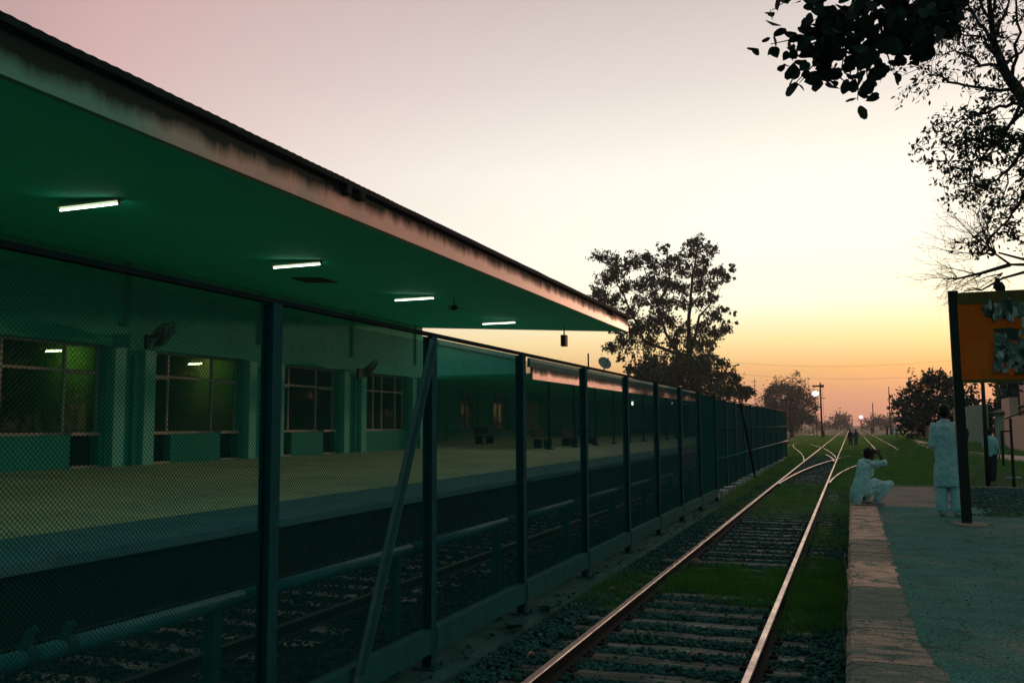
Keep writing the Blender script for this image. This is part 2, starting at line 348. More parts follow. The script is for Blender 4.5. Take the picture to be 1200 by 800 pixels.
def sstep(a, b, x):
    t = np.clip((np.asarray(x, float)-a)/(b-a), 0, 1); return t*t*(3-2*t)

# ------------------------------------------------------------------ ground
def gz(x, y):
    x = np.asarray(x, float); y = np.asarray(y, float)
    h = .77*sstep(3.6, 5.2, x+0*y)*sstep(22.9, 23.5, y)*(1-.9*sstep(70, 190, y))
    h = h + .035*np.sin(x*.7+1.3*np.cos(y*.31))*np.cos(y*.23)*sstep(24, 40, y)*sstep(.2, 3, np.abs(x+1.75)-1.2)
    return h - .03
xs = np.unique(np.concatenate([np.linspace(-700, -60, 9), np.linspace(-60, -12, 17), np.linspace(-12, 12, 49), np.linspace(12, 60, 17), np.linspace(60, 700, 9)]))
ys = np.unique(np.concatenate([np.linspace(-60, 20, 21), np.linspace(20, 26, 25), np.linspace(26, 200, 90), np.linspace(200, 900, 15)]))
GX, GY = np.meshgrid(xs, ys); V = np.stack([GX, GY, gz(GX, GY)], -1).reshape(-1, 3)
i, j = np.meshgrid(np.arange(len(xs)-1), np.arange(len(ys)-1)); a = (j*len(xs)+i).ravel()
ground = struct(link('ground', npmesh('ground', V, np.stack([a, a+1, a+1+len(xs), a+len(xs)], 1), 'soil', True)))

# ballast beds of the tracks (a low shoulder each)
mb = MB()
mb.hexa([(-3.36,-6,-.04), (-.13,-6,-.04), (-.13,75,-.04), (-3.36,75,-.04), (-3.33,-6,-.004), (-.16,-6,-.004), (-.16,75,-.004), (-3.33,75,-.004)])
struct(obj('track_bed', mb, 'ballast_fines'))
mb = MB()
mb.hexa([(-8.28,-6,-.04), (-4.3,-6,-.04), (-4.3,110,-.04), (-8.28,110,-.04), (-8.2,-6,.0), (-4.5,-6,.0), (-4.5,110,.0), (-8.2,110,.0)])
struct(obj('track_bed', mb, 'ballast_fines'))

# ------------------------------------------------------------------ railway tracks
RAILP = [(-.075,0), (.075,0), (.075,.016), (.012,.034), (.012,.108), (.036,.118), (.036,.142), (.028,.152), (-.028,.152), (-.036,.142), (-.036,.118), (-.012,.108), (-.012,.034), (-.075,.016)]
RAILM = [0]*14; RAILM[6] = RAILM[7] = RAILM[8] = 1
def rail(parent, pts, name='rail'):
    return obj(name, MB().sweep(pts, RAILP, RAILM), ['rail_rust', 'rail_top'], parent)
def fishplates(rl, x, ylist):
    for y in ylist:
        mb = MB(); 
        for sx in (-1, 1):
            mb.box(x+sx*.014, x+sx*.034, y-.30, y+.30, .040, .104)
            for k in (-.22, -.08, .08, .22): mb.box(x+sx*.034, x+sx*.052, y+k-.016, y+k+.016, .058, .088)
        obj('fishplate', mb, 'rail_rust', rl)
def sleeper_mesh(half=1.32):
    mb = MB(); n = 7; prof = []
    v = []; f = []
    for k in range(n+1):
        x = -half+2*half*k/n
        dz = [random.uniform(-.012, .006) for _ in range(2)]; dy = [random.uniform(-.012, .012) for _ in range(2)]
        v += [(x, -.125, -.10), (x, -.125+dy[0], .012+dz[0]), (x, .125+dy[1], .012+dz[1]), (x, .125, -.10)]
    for k in range(n):
        a = 4*k
        f += [(a, a+4, a+5, a+1), (a+1, a+5, a+6, a+2), (a+2, a+6, a+7, a+3)]
    f += [(0, 1, 2, 3), (4*n+3, 4*n+2, 4*n+1, 4*n)]
    return mb.add(v, f).mesh('sleeper', 'sleeper_wood')
SLEEPERS = [sleeper_mesh() for _ in range(5)]
CLIP = MB().box(-.036, .036, -.07, .07, .008, .034).tube((0, 0, .03), (0, 0, .060), .016, n=6).mesh('rail_clip', 'rail_rust')
def sleepers(parent, xc, y0, y1, step=.585, chairs_to=22):
    y = y0
    while y < y1:
        o = link('sleeper', random.choice(SLEEPERS), parent)
        o.location = (xc+random.uniform(-.05, .05), y+random.uniform(-.03, .03), random.uniform(-.008, .010)); o.rotation_euler = (0, random.uniform(-.004, .004), random.uniform(-.02, .02))
        if y < chairs_to:
            for rx in (-.85, .85):
                for sx in (-.112, .112): c = link('rail_clip', CLIP, o); c.location = (xc+rx+sx-o.location.x, 0, .004)
        y += step
XL, XR = -2.60, -0.90
t1 = thing('railway_track', 'nearest railway track, polished rails running from the bottom edge past the concrete platform', 'track', (-1.75, 0, 0))
ra = rail(t1, [(XL, y, 0) for y in (-6, 40, 90, 160, 300)]); fishplates(ra, XL, (4.2, 17.3, 30.3))
rb = rail(t1, [(XR, y, 0) for y in (-6, 40, 90, 160, 300)]); fishplates(rb, XR, (11.9, 24.9))
sleepers(t1, -1.75, 4.0, 92)
t2 = thing('railway_track', 'railway track behind the wire fence below the dark left platform wall', 'track', (-6.65, 0, 0))
for x in (-5.80, -7.50): obj('rail', MB().sweep([(x, y, 0) for y in (-6, 60, 130, 300)], RAILP, [1 if y_ in (6, 7, 8) else 0 for y_ in range(14)]), ['iron', 'rail_dull'], t2)
sleepers(t2, -6.65, 2.0, 62, .62, 0)
t3 = thing('railway_track', 'railway track partly sunk in grass beyond the crouching man', 'track', (2.6, 80, 0))
for x in (1.75, 3.45): rail(t3, [(x, y, .02 if y > 83 else -.06) for y in (80, 84, 130, 200, 300)])
sleepers(t3, 2.6, 84, 150, .65, 0)
def bez(p0, p1, p2, p3, n=16):
    out = []
    for k in range(n+1):
        t = k/n; out.append(tuple((1-t)**3*a+3*t*(1-t)**2*b+3*t*t*(1-t)*c+t**3*d for a, b, c, d in zip(p0, p1, p2, p3)))
    return out
t4 = thing('turnout_track', 'curved turnout rails branching from the nearest track towards the grassy side', 'track', (-.5, 45, 0))
rail(t4, bez((-2.52, 33.5, 0), (-2.35, 42, 0), (-1.9, 49, 0), (-.95, 57.5, .0))+bez((-.95, 57.5, 0), (-.2, 65, -.02), (1.0, 75, -.12), (1.75, 82, -.16))[1:])
rail(t4, bez((-.83, 34.5, 0), (-.72, 40, 0), (-.35, 45, 0), (.25, 50, 0))+bez((.25, 50, 0), (1.0, 58, -.04), (2.6, 70, -.14), (3.3, 79, -.17))[1:])
rail(t4, bez((-1.75, 66, 0), (-1.35, 62, 0), (-1.08, 58, 0), (-1.03, 54, 0), 10), 'check_rail')
t5 = thing('turnout_track', 'curved turnout rails leaving the nearest track leftwards past the fence end', 'track', (-4, 70, 0))
rail(t5, bez((-2.70, 55, 0), (-2.9, 62, 0), (-3.9, 74, 0), (-4.9, 84, 0))+[(-5.8, 98, 0)])
rail(t5, bez((-1.0, 60, 0), (-1.2, 66, 0), (-1.8, 76, 0), (-2.5, 84, 0))+[(-4.1, 98, 0)])

# ------------------------------------------------------------------ ballast stones and gravel
def stones(name, pts, size, m, squash=.75):
    t = (1+5**.5)/2
    iv = np.array([(-1,t,0),(1,t,0),(-1,-t,0),(1,-t,0),(0,-1,t),(0,1,t),(0,-1,-t),(0,1,-t),(t,0,-1),(t,0,1),(-t,0,-1),(-t,0,1)], float)/1.9
    fi = np.array([(0,11,5),(0,5,1),(0,1,7),(0,7,10),(0,10,11),(1,5,9),(5,11,4),(11,10,2),(10,7,6),(7,1,8),(3,9,4),(3,4,2),(3,2,6),(3,6,8),(3,8,9),(4,9,5),(2,4,11),(6,2,10),(8,6,7),(9,8,1)])
    n = len(pts)
    v = iv[None]*rng.uniform(.62, 1.25, (n, 12, 1))*rng.uniform(.6, 1.3, (n, 1, 3))
    q = rng.normal(size=(n, 4)); q /= np.linalg.norm(q, axis=1, keepdims=True); w, x, y, z = q.T
    Rm = np.stack([np.stack([1-2*(y*y+z*z), 2*(x*y-z*w), 2*(x*z+y*w)], -1), np.stack([2*(x*y+z*w), 1-2*(x*x+z*z), 2*(y*z-x*w)], -1), np.stack([2*(x*z-y*w), 2*(y*z+x*w), 1-2*(x*x+y*y)], -1)], 1)
    v = np.einsum('nij,nkj->nki', Rm, v)*np.asarray(size)[:, None, None]; v[:, :, 2] *= squash
    v += pts[:, None, :]
    f = (fi[None]+12*np.arange(n)[:, None, None]).reshape(-1, 3)
    return link(name, npmesh(name, v.reshape(-1, 3), f, m), kind='stuff')
def scatter(x0, x1, y0, y1, dens):
    n = int((x1-x0)*(y1-y0)*dens); return np.stack([rng.uniform(x0, x1, n), rng.uniform(y0, y1, n)], 1)
P = np.concatenate([scatter(-3.38, -.14, 4.5, 12, 620), scatter(-3.38, -.14, 12, 24, 330), scatter(-3.3, -.2, 24, 75, 70)])
keep = (np.abs(P[:, 0]-XL) > .085) & (np.abs(P[:, 0]-XR) > .085)
ph = np.abs(((P[:, 1]-4.0+.29) % .585)-.29)                     # distance to a sleeper's middle line
on = (ph < .13) & (P[:, 0] > -3.0) & (P[:, 0] < -.5)
keep &= ~(on & (rng.random(len(P)) < .88))
P = P[keep]; sz = rng.uniform(.018, .036, len(P))*(1+.5*sstep(20, 60, P[:, 1]))
on = on[keep]; sz[on] *= .6
sh = np.where(P[:, 0] < -2.75, .05*sstep(-2.75, -3.2, P[:, 0]), 0)+.0
P3 = np.column_stack([P, .002+sh*.4+rng.uniform(-.006, .022, len(P))+np.where(on, .012, 0)])
ballast = stones('ballast', P3, sz, 'ballast_stone')
ballast['label'] = 'dark grey crushed stone ballast around the nearest track'
P = scatter(-8.1, -4.6, 3, 34, 170); P = P[(np.abs(P[:, 0]+5.8) > .1) & (np.abs(P[:, 0]+7.5) > .1)]
stones('ballast', np.column_stack([P, rng.uniform(.0, .03, len(P))]), rng.uniform(.018, .036, len(P)), 'bed_stone')

# ------------------------------------------------------------------ right platform
pf = struct(thing('platform', 'concrete edged asphalt platform', 'platform', (0, 10, 0))); del pf['category']; del pf['label']
mb = MB(); mb.box(.42, 30, -6, 23.7, -.2, .742); mb.box(-.06, .419, -6, 23.62, -.2, .60)
obj('platform_body', mb, 'platform_face', pf)
joints = [-2.0, .3, 2.2, 4.1, 5.05, 6.25, 7.6, 9.1, 10.7, 12.7, 14.2, 16.0, 17.85, 19.3, 21.4, 23.6]
kinds = ['coping_grey', 'coping_pink', 'coping_mixed', 'coping_mixed', 'coping_grey', 'coping_mixed', 'coping_grey', 'coping_pink', 'coping_mixed', 'coping_pink', 'coping_pink', 'coping_pink', 'apron', 'apron', 'apron']
for k in range(len(joints)-1):
    y0, y1 = joints[k]+.008, joints[k+1]-.008; n = max(4, int((y1-y0)/.16)); v = []; f = []
    for q in range(n+1):
        y = y0+(y1-y0)*q/n; e = mnoise.noise(Vector((y*2.3, 0, 0)))*.018+random.uniform(-.012, .008); c = random.uniform(-.012, .002)
        zt = .7600
        v += [(-.085+e, y, .585), (-.085+e+c*.3, y, .735+c*.8)]+[(x+(e if x < 0 else 0), y, .760+.0045*mnoise.noise(Vector((x*5, y*4, k)))+.003*mnoise.noise(Vector((x*14, y*11, k)))-(.004 if x < 0 else 0)) for x in (-.055, .03, .12, .22, .33, .46, .80)]
    for q in range(n):
        for s_ in range(8): a = q*9+s_; f.append((a, a+9, a+10, a+1))
    f += [tuple(range(8, -1, -1)), tuple(range(9*n, 9*n+9))]
    f = [tuple(reversed(q)) for q in f]
    obj('coping_stone', MB().add(v, f), kinds[k], pf)
# asphalt sheet with a ragged broken edge against the coping stones
mb = MB(); v = []; f = []; yy = np.arange(-6, 17.9, .05); xsa = [0, .12, .5, 1.4, 3, 6, 30]
for y in yy:
    nx = .375+.035*mnoise.noise(Vector((y*1.1, 3, 0)))+.045*mnoise.noise(Vector((y*4.0, 7, 0)))+.03*mnoise.noise(Vector((y*11, 9, 0)))
    if y < 7.4: nx += .17*(1-sstep(5.2, 7.2, y))
    for k, x in enumerate(xsa):
        v.append((nx+x if x < 30 else 30, y, .7645+(.0015*mnoise.noise(Vector((x*3, y*1.5, 0)))-.001 if k else -.001)+ (.004*mnoise.noise(Vector((x*.9, y*.7, 4))) if k > 1 else 0)))
nn = len(xsa)
for r_ in range(len(yy)-1):
    for k in range(nn-1): a = r_*nn+k; f.append((a, a+1, a+1+nn, a+nn))
struct(obj('asphalt', mb.add(v, f), 'asphalt', pf))
# concrete apron beyond it, and the gravel patch by the name board
mb = MB(); mb.add([(.44, 17.7, .7615), (2.0, 17.7, .7615), (2.6, 20, .7615), (2.6, 23.6, .7615), (.44, 23.6, .7615)], [(0, 1, 2, 3, 4)])
struct(obj('apron', mb, 'apron', pf))
mb = MB(); mb.box(.42, 30, 23.45, 23.72, .70, .775); obj('end_kerb', mb, 'coping_grey', pf)
P = scatter(1.75, 7, 16.4, 23.3, 230); P = P[P[:, 0] > 1.9+.25*np.sin(P[:, 1]*1.9)+.1*rng.normal(size=len(P))]
gr = stones('gravel', np.column_stack([P, .772+rng.uniform(-.006, .012, len(P))]), rng.uniform(.016, .03, len(P)), 'ballast_stone')
mb = MB(); v = [(1.9+.25*math.sin(y*1.9), y, .769) for y in np.arange(16.3, 23.4, .3)]; v2 = [(12, p[1], .769) for p in v]; n = len(v)
struct(obj('gravel_bed', mb.add(v+v2, [(k, k+n, k+n+1, k+1) for k in range(n-1)]), 'gravel', pf))
P = scatter(.45, 6, 5, 17.5, 10); sz = rng.uniform(.004, .011, len(P))
stones('grit', np.column_stack([P, np.full(len(P), .766)]), sz, 'ballast_stone')
# worn pale concrete collar round the sign post, and thin worn patches of old concrete
def patch(cx, cy, rx, ry, z, m, seed, parent):
    v = [(cx+rx*math.cos(a)*(1+.45*mnoise.noise(Vector((math.cos(a)*1.7, math.sin(a)*1.7, seed)))), cy+ry*math.sin(a)*(1+.45*mnoise.noise(Vector((math.cos(a)*1.7, math.sin(a)*1.7, seed+9)))), z) for a in np.linspace(0, 2*math.pi, 40, endpoint=False)]
    return struct(obj('worn_patch', MB().add(v, [tuple(range(40))]), m, parent))
patch(1.60, 15.0, .26, .36, .773, 'apron', 1, pf); patch(2.45, 12.2, .18, .16, .773, 'apron', 2, pf); patch(2.35, 10.2, .18, .10, .773, 'apron', 3, pf); patch(2.2, 9.3, .10, .09, .773, 'apron', 4, pf)
mb = MB(); mb.sphere(atz(1117, 723, .772), .014, .012, .006, 8, 5)
tag(obj('pebble', mb, 'white_block'), 'tiny white pebble lying alone on the dark asphalt', 'pebble')
# cables hanging loosely along the platform face
for k, off in enumerate((0, .03)):
    pts = [(-.10-.02*math.sin(y*2+k)-off, y, .33+.18*math.sin(y*.55+k*.7)+.03*math.sin(y*3.1)) for y in np.arange(5, 13.5, .25)]
    tag(obj('cable', MB().path(pts, .009, 5), 'iron', smooth=True), ('thin dark cable trailing along the ballast side of the platform face, touching it', 'second thin dark cable, trailing slightly away from the platform face')[k], 'cable', 'cables along the platform face')

# ------------------------------------------------------------------ left platform
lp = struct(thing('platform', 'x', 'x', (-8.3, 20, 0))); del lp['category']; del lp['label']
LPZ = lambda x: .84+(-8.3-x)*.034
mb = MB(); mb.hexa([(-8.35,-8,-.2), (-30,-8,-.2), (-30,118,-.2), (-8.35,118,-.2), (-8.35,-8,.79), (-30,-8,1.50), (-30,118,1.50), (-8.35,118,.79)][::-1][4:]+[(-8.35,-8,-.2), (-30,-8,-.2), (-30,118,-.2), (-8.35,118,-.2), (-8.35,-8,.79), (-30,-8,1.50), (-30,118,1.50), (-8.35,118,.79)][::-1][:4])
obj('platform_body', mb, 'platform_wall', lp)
yb = [-6+4.2*k for k in range(30)]
for a, b in zip(yb, yb[1:]):
    mb = MB(); x0, x1 = -8.28, -9.88
    mb.hexa([(x1,a+.01,LPZ(x1)-.12), (x0,a+.01,.72), (x0,b-.01,.72), (x1,b-.01,LPZ(x1)-.12), (x1,a+.01,LPZ(x1)), (x0,a+.01,LPZ(x0)), (x0,b-.01,LPZ(x0)), (x1,b-.01,LPZ(x1))])
    obj('edge_slab', mb, 'platform_edge_paint', lp)
    for x0, x1 in ((-9.9, -13.0), (-13.02, -16.0), (-16.02, -19.0)) + (((-19.02, -23.0),) if a > 38 else ()):
        mb = MB()
        mb.hexa([(x1,a+.01,LPZ(x1)-.06), (x0,a+.01,LPZ(x0)-.06), (x0,b-.01,LPZ(x0)-.06), (x1,b-.01,LPZ(x1)-.06), (x1,a+.01,LPZ(x1)), (x0,a+.01,LPZ(x0)), (x0,b-.01,LPZ(x0)), (x1,b-.01,LPZ(x1))])
        obj('paving_slab', mb, 'platform_floor', lp)

# ------------------------------------------------------------------ station building with its canopy
XW = -19.0; B0, B1 = -6.0, 38.3
FZ = LPZ(XW)
SO = lambda x: 6.32+(-9.0-x)*.062
sb = thing('station_building', 'long green station building with deep flat canopy and pilasters between window bays', 'building', (-19, 20, 1.2))
mb = MB(); mb.box(XW-.40, XW, B0, B1, 5.05, SO(XW)-.002); obj('upper_wall', mb, 'wall_paint', sb)
mb = MB(); mb.box(XW-.42, XW+.05, B0, B1-.02, 4.50, 5.05); obj('lintel_beam', mb, 'wall_paint', sb)
bays = [(8.7, 13.1), (14.6, 19.0), (20.75, 24.9), (27.1, 30.95), (32.9, 36.9)]
edges = [B0]+[e for b in bays for e in b]+[B1]
for k in range(0, len(edges), 2):
    a, b = edges[k], edges[k+1]; mb = MB(); mb.box(XW-.40, XW+.002, a, b, FZ-.05, 4.50); w = obj('pier', mb, 'wall_paint', sb)
    if 5 < a < 36 or k:
        mb = MB(); mb.box(XW+.004, XW+.16, a+.12, min(a+.52, b-.1), FZ-.02, 4.46)
        if b-a > 1.1: mb.box(XW+.004, XW+.16, max(b-.5, a+.6), b-.08, FZ-.02, 4.46)
        obj('pilaster', mb, 'pilaster_paint', sb)
        if b-a > 1.1: obj('rain_pipe', MB().tube((XW+.09, (a+b)/2, FZ), (XW+.09, (a+b)/2, 4.3), .05), 'wall_dado', sb, smooth=True)
for y in (19.62, 25.8, 31.9, 37.6):                       # wall joints on the upper wall
    mb = MB(); mb.box(XW+.002, XW+.05, y-.09, y+.09, 5.07, SO(XW+.05)-.03); obj('wall_batten', mb, 'wall_dado', sb)
def window_bay(a, b, doors, mull, sill=2.1, tz=3.77, top=4.5):
    xg = XW-.34
    fr = MB(); w = .035
    for z in (sill, tz): fr.box(xg-.03, xg+.05, a, b, z-w, z+w)
    fr.box(xg-.03, xg+.05, a, b, top-2*w, top-.003)
    for y in [a+.04, b-.04]: fr.box(xg-.028, xg+.048, y-.036, y+.036, FZ, top-.004)
    win = obj('window', fr, 'frame_paint', sb)
    for y in mull:
        obj('mullion', MB().box(xg-.026, xg+.056, y-.03, y+.03, sill+.036, top-2*w-.002), 'frame_paint', win)
    ys_ = [a+.076]+sorted(mull)+[b-.076]
    for p, q in zip(ys_, ys_[1:]):
        for z0, z1 in ((sill+w, tz-w), (tz+w, top-2*w)):
            obj('pane', MB().box(xg, xg+.008, p+.02, q-.02, z0, z1), 'window_glass', win)
    solid = []; cur = a
    for d0, d1 in doors:
        if d0 > cur+.05: solid.append((cur, d0))
        cur = d1
    if b-.05 > cur: solid.append((cur, b))
    for p, q in solid: obj('apron_wall', MB().box(XW-.33, XW-.06, p, q, FZ-.04, sill-w-.002), 'wall_dado', sb)
    for d0, d1 in doors:
        dr = obj('door', MB().box(xg-.02, xg+.02, d0+.03, d1-.03, FZ+.05, sill-w-.004), 'door_dark', sb)
        obj('threshold', MB().box(xg-.05, XW-.02, d0+.02, d1-.02, FZ-.01, FZ+.05), 'frame_paint', dr)
        obj('door_rail', MB().box(xg+.02, xg+.04, d0+.05, d1-.05, FZ+.42, FZ+.48), 'door_dark', dr)
        obj('sill_board', MB().box(xg+.055, XW-.02, d0, d1, sill-.05, sill+.03), 'frame_paint', win)
        obj('transom_board', MB().box(xg+.055, xg+.13, d0, d1, tz-.09, tz-.01), 'frame_paint', win)
window_bay(8.7, 13.1, [(11.9, 12.95)], [9.8, 11.8])
window_bay(14.6, 19.0, [(17.9, 18.85)], [15.95, 17.85])
window_bay(20.75, 24.9, [(20.85, 21.6), (23.85, 24.75)], [21.68, 23.68])
window_bay(27.1, 30.95, [(27.2, 27.8), (29.9, 30.75)], [27.9, 29.7])
window_bay(32.9, 36.9, [], [34.15, 34.9, 36.15])
rm = MB()                                                # the rooms behind the windows
rm.box(-25.2, -25, B0, B1, FZ-.1, 6.4); rm.box(-25, XW-.42, B0, B1, 5.06, 5.2); rm.box(-25, XW-.42, B0, B1, FZ-.1, FZ-.01)
for y in (B0, 13.9, 19.9, 26.0, 31.9, B1-.2): rm.box(-24.99, XW-.45, y, y+.18, FZ, 5.05)
obj('room', rm, 'room_dark', sb)
for (y, z0, w) in ((22.6, 1.3, 1.2), (17.0, 1.3, 1.6), (29.0, 1.3, 1.4)):
    mb = MB(); mb.box(-24.6, -24.0, y-w/2, y+w/2, FZ, FZ+1.9); obj('cupboard', mb, 'door_dark', sb)
for y, x, lab in ((25.1, -21.2, 'short lit tube light seen inside the room through the second window bay'), (19.2, -21.2, 'short lit tube light seen inside the room through the widest window at the left edge')):
    t = thing('room_light', lab, 'ceiling light', (x, y, 4.5), 'tube lights inside the station rooms')
    obj('fitting', MB().box(x-.32, x+.32, y-.05, y+.05, 4.47, 4.52), 'frame_paint', t)
    obj('hanger', MB().tube((x-.2, y, 4.52), (x-.2, y, 5.06), .012, n=6).tube((x+.2, y, 4.52), (x+.2, y, 5.06), .012, n=6), 'frame_paint', t, kind='stuff')
    obj('tube', MB().tube((x-.28, y, 4.43), (x+.28, y, 4.43), .014, n=8), 'room_glow', t)
# canopy
mb = MB(); v = []; f = []
sofx = [-9.1, -12, -15.5, XW+.001]
mb.hexa([(-9.12,B0,SO(-9.12)), (XW-.4,B0,SO(XW-.4)), (XW-.4,B1,SO(XW-.4)), (-9.12,B1,SO(-9.12)), (-9.12,B0,SO(-9.12)+.1), (XW-.4,B0,SO(XW-.4)+.1), (XW-.4,B1,SO(XW-.4)+.1), (-9.12,B1,SO(-9.12)+.1)][4:]+[(-9.12,B0,SO(-9.12)), (XW-.4,B0,SO(XW-.4)), (XW-.4,B1,SO(XW-.4)), (-9.12,B1,SO(-9.12))])
obj('canopy_soffit', mb, 'soffit_paint', sb)
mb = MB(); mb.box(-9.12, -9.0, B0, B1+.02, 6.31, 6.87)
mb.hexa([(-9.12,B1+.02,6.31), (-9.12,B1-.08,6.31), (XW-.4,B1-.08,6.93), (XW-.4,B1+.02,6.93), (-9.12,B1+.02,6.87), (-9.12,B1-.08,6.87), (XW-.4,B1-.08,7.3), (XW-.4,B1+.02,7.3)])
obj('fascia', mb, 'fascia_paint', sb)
v = []; f = []; yy = np.arange(B0-.1, B1+.15, .045)
for k, y in enumerate(yy):
    dz = .005*math.sin(y*2*math.pi/.20)+.012*mnoise.noise(Vector((y*.8, 0, 1)))
    v += [(-8.86+.02*mnoise.noise(Vector((y*1.5, 5, 0))), y, 6.865+dz*.5), (-8.86, y, 6.97+dz), (-14, y, 7.25+dz), (-20, y, 7.45+dz)]
for k in range(len(yy)-1):
    for c in range(3): a = k*4+c; f.append((a, a+4, a+5, a+1))
mb = MB().add(v, f); mb.hexa([(-8.9,B0,6.86), (-20,B0,7.2), (-20,B1,7.2), (-8.9,B1,6.86), (-8.9,B0,6.90), (-20,B0,7.3), (-20,B1,7.3), (-8.9,B1,6.90)])
obj('roof_sheet', mb, 'roof_sheet', sb)
for (px, py) in ((405, 232), (421, 240), (717, 377)):
    p = aty(px, py, 1); k = -8.95/p.x; y = p.y*k
    mb = MB(); mb.box(-9.0, -8.86, y-.09, y+.09, 6.72-random.uniform(0, .05), 6.86); obj('roof_bracket', mb, 'roof_sheet', sb)
mb = MB(); mb.hexa([(-14.6,22.7,SO(-14.6)-.03), (-15.7,22.7,SO(-15.7)-.03), (-15.7,23.6,SO(-15.7)-.03), (-14.6,23.6,SO(-14.6)-.03), (-14.6,22.7,SO(-14.6)+.01), (-15.7,22.7,SO(-15.7)+.01), (-15.7,23.6,SO(-15.7)+.01), (-14.6,23.6,SO(-14.6)+.01)][4:]+[(-14.6,22.7,SO(-14.6)-.03), (-15.7,22.7,SO(-15.7)-.03), (-15.7,23.6,SO(-15.7)-.03), (-14.6,23.6,SO(-14.6)-.03)])
obj('soffit_hatch', mb, 'iron', sb)
# tube lights under the canopy
where = ['', '', 'second tube light along the canopy, left of the dark square soffit hatch', 'long tube light under the canopy at the left edge of the photograph', 'tube light under the canopy beside the hanging fan', 'small distant tube light under the far end of the canopy']
lights = [(-.9, 'tube light under the canopy out of sight behind the viewer'), (6.0, 'tube light under the canopy out of sight to the near end'), (12.9, 'largest glowing tube light, under the canopy nearest its wide near end'),
          (19.8, 'glowing tube light under the canopy close to the dark square hatch'), (26.6, 'glowing tube light under the canopy close to the small dark fan'), (34.3, 'smallest glowing tube light, under the far end of the canopy')]
lroot = None
for y, lab in lights[1:]:
    if lroot is None:
        lroot = thing('tube_light', lab, 'ceiling light', (-13.5, y, SO(-13.5)), 'tube lights under the canopy')
        obj('fitting', MB().box(-14.25, -12.75, y-.08, y+.08, SO(-12.75)-.05, SO(-12.75)-.012), 'frame_paint', lroot)
        tb = obj('tube', MB().tube((-14.22, y, SO(-12.75)-.095), (-12.78, y, SO(-12.75)-.095), .019, n=10), 'tube_glow', lroot, smooth=True)
        for x in (-14.24, -12.76): obj('lamp_holder', MB().box(x-.02, x+.02, y-.02, y+.02, SO(-12.75)-.115, SO(-12.75)-.052), 'frame_paint', lroot)
        ly = y
    else: dup(lroot, (0, y-ly, 0), lab)
# fans
def wall_fan(y, z, lab):
    t = thing('wall_fan', lab, 'fan', (XW+.2, y, z), 'fans on the building pilasters')
    obj('bracket', MB().box(XW+.17, XW+.30, y-.06, y+.06, z-.35, z+.05).tube((XW+.25, y, z-.05), (XW+.55, y, z+.05), .03), 'iron', t)
    c = Vector((XW+.72, y+.05, z+.02)); k_ = 1.5; ax = Vector((.75, .2, -.62)).normalized(); u = ax.orthogonal().normalized(); w = ax.cross(u)
    g = MB()
    for r_ in (.18, .34, .48): 
        for o_ in (-.07, .07): g.path([c+ax*(o_*1.5*(1-(r_/.54)**2)+o_*.2)+(u*math.cos(a)+w*math.sin(a))*r_ for a in np.linspace(0, 2*math.pi, 25)], .008, 4)
    for a in np.linspace(0, 2*math.pi, 20, endpoint=False):
        d = u*math.cos(a)+w*math.sin(a)
        g.path([c+ax*.12, c+ax*.10+d*.27, c+ax*.0+d*.49, c-ax*.10+d*.27, c-ax*.12], .008, 4)
    obj('cage', g, 'iron', t)
    b = MB()
    for k in range(3):
        a = k*2.094; d = (u*math.cos(a)+w*math.sin(a)); e = ax.cross(d)
        b.hexa([c+d*.07-e*.07-ax*.03, c+d*.42-e*.17-ax*.05, c+d*.42+e*.15+ax*.03, c+d*.07+e*.05+ax*.02, c+d*.07-e*.07-ax*.02, c+d*.42-e*.17-ax*.04, c+d*.42+e*.15+ax*.04, c+d*.07+e*.05+ax*.03])
    obj('blade', b, 'iron', t)
    obj('motor', MB().path([c-ax*.16, c-ax*.1, c, c+ax*.06], [.09, .125, .105, .045], 12), 'iron', t)
wall_fan(20.2, 4.85, 'dark caged wall fan on the pilaster between the two nearest window bays')
wall_fan(32.0, 4.55, 'small dark wall fan on the pilaster left of the barred window')
p = Vector((-12.5, 27.6, SO(-12.5)))
t = thing('hanging_fan', 'small dark fan hanging from the canopy beside a tube light', 'fan', p)
obj('rod', MB().tube(p, p+Vector((0, 0, -.22)), .02), 'iron', t)
obj('motor', MB().path([p+Vector((0, 0, -.2)), p+Vector((0, 0, -.24)), p+Vector((0, 0, -.34)), p+Vector((0, 0, -.38))], [.05, .12, .12, .04], 12), 'iron', t)
for k in range(3):
    a = .5+k*2.094; d = Vector((math.cos(a), math.sin(a), 0)); e = Vector((-d.y, d.x, 0)); c = p+Vector((0, 0, -.30))
    obj('blade', MB().hexa([c+d*.1-e*.05, c+d*.34-e*.08, c+d*.34+e*.08+Vector((0, 0, .03)), c+d*.1+e*.05, c+d*.1-e*.05+Vector((0, 0, .01)), c+d*.34-e*.08+Vector((0, 0, .01)), c+d*.34+e*.08+Vector((0, 0, .04)), c+d*.1+e*.05+Vector((0, 0, .01))]), 'iron', t)
q = aty(661, 385, 36.5); q = Vector((q.x, 36.5, SO(q.x)))
t = thing('loudspeaker', 'dark box loudspeaker hanging on a rod near the far end of the canopy', 'loudspeaker', q)
obj('rod', MB().tube(q, q+Vector((0, 0, -.40)), .03), 'wall_dado', t)
obj('speaker_box', MB().box(q.x-.11, q.x+.11, q.y-.16, q.y+.16, q.z-.86, q.z-.38), 'iron', t)

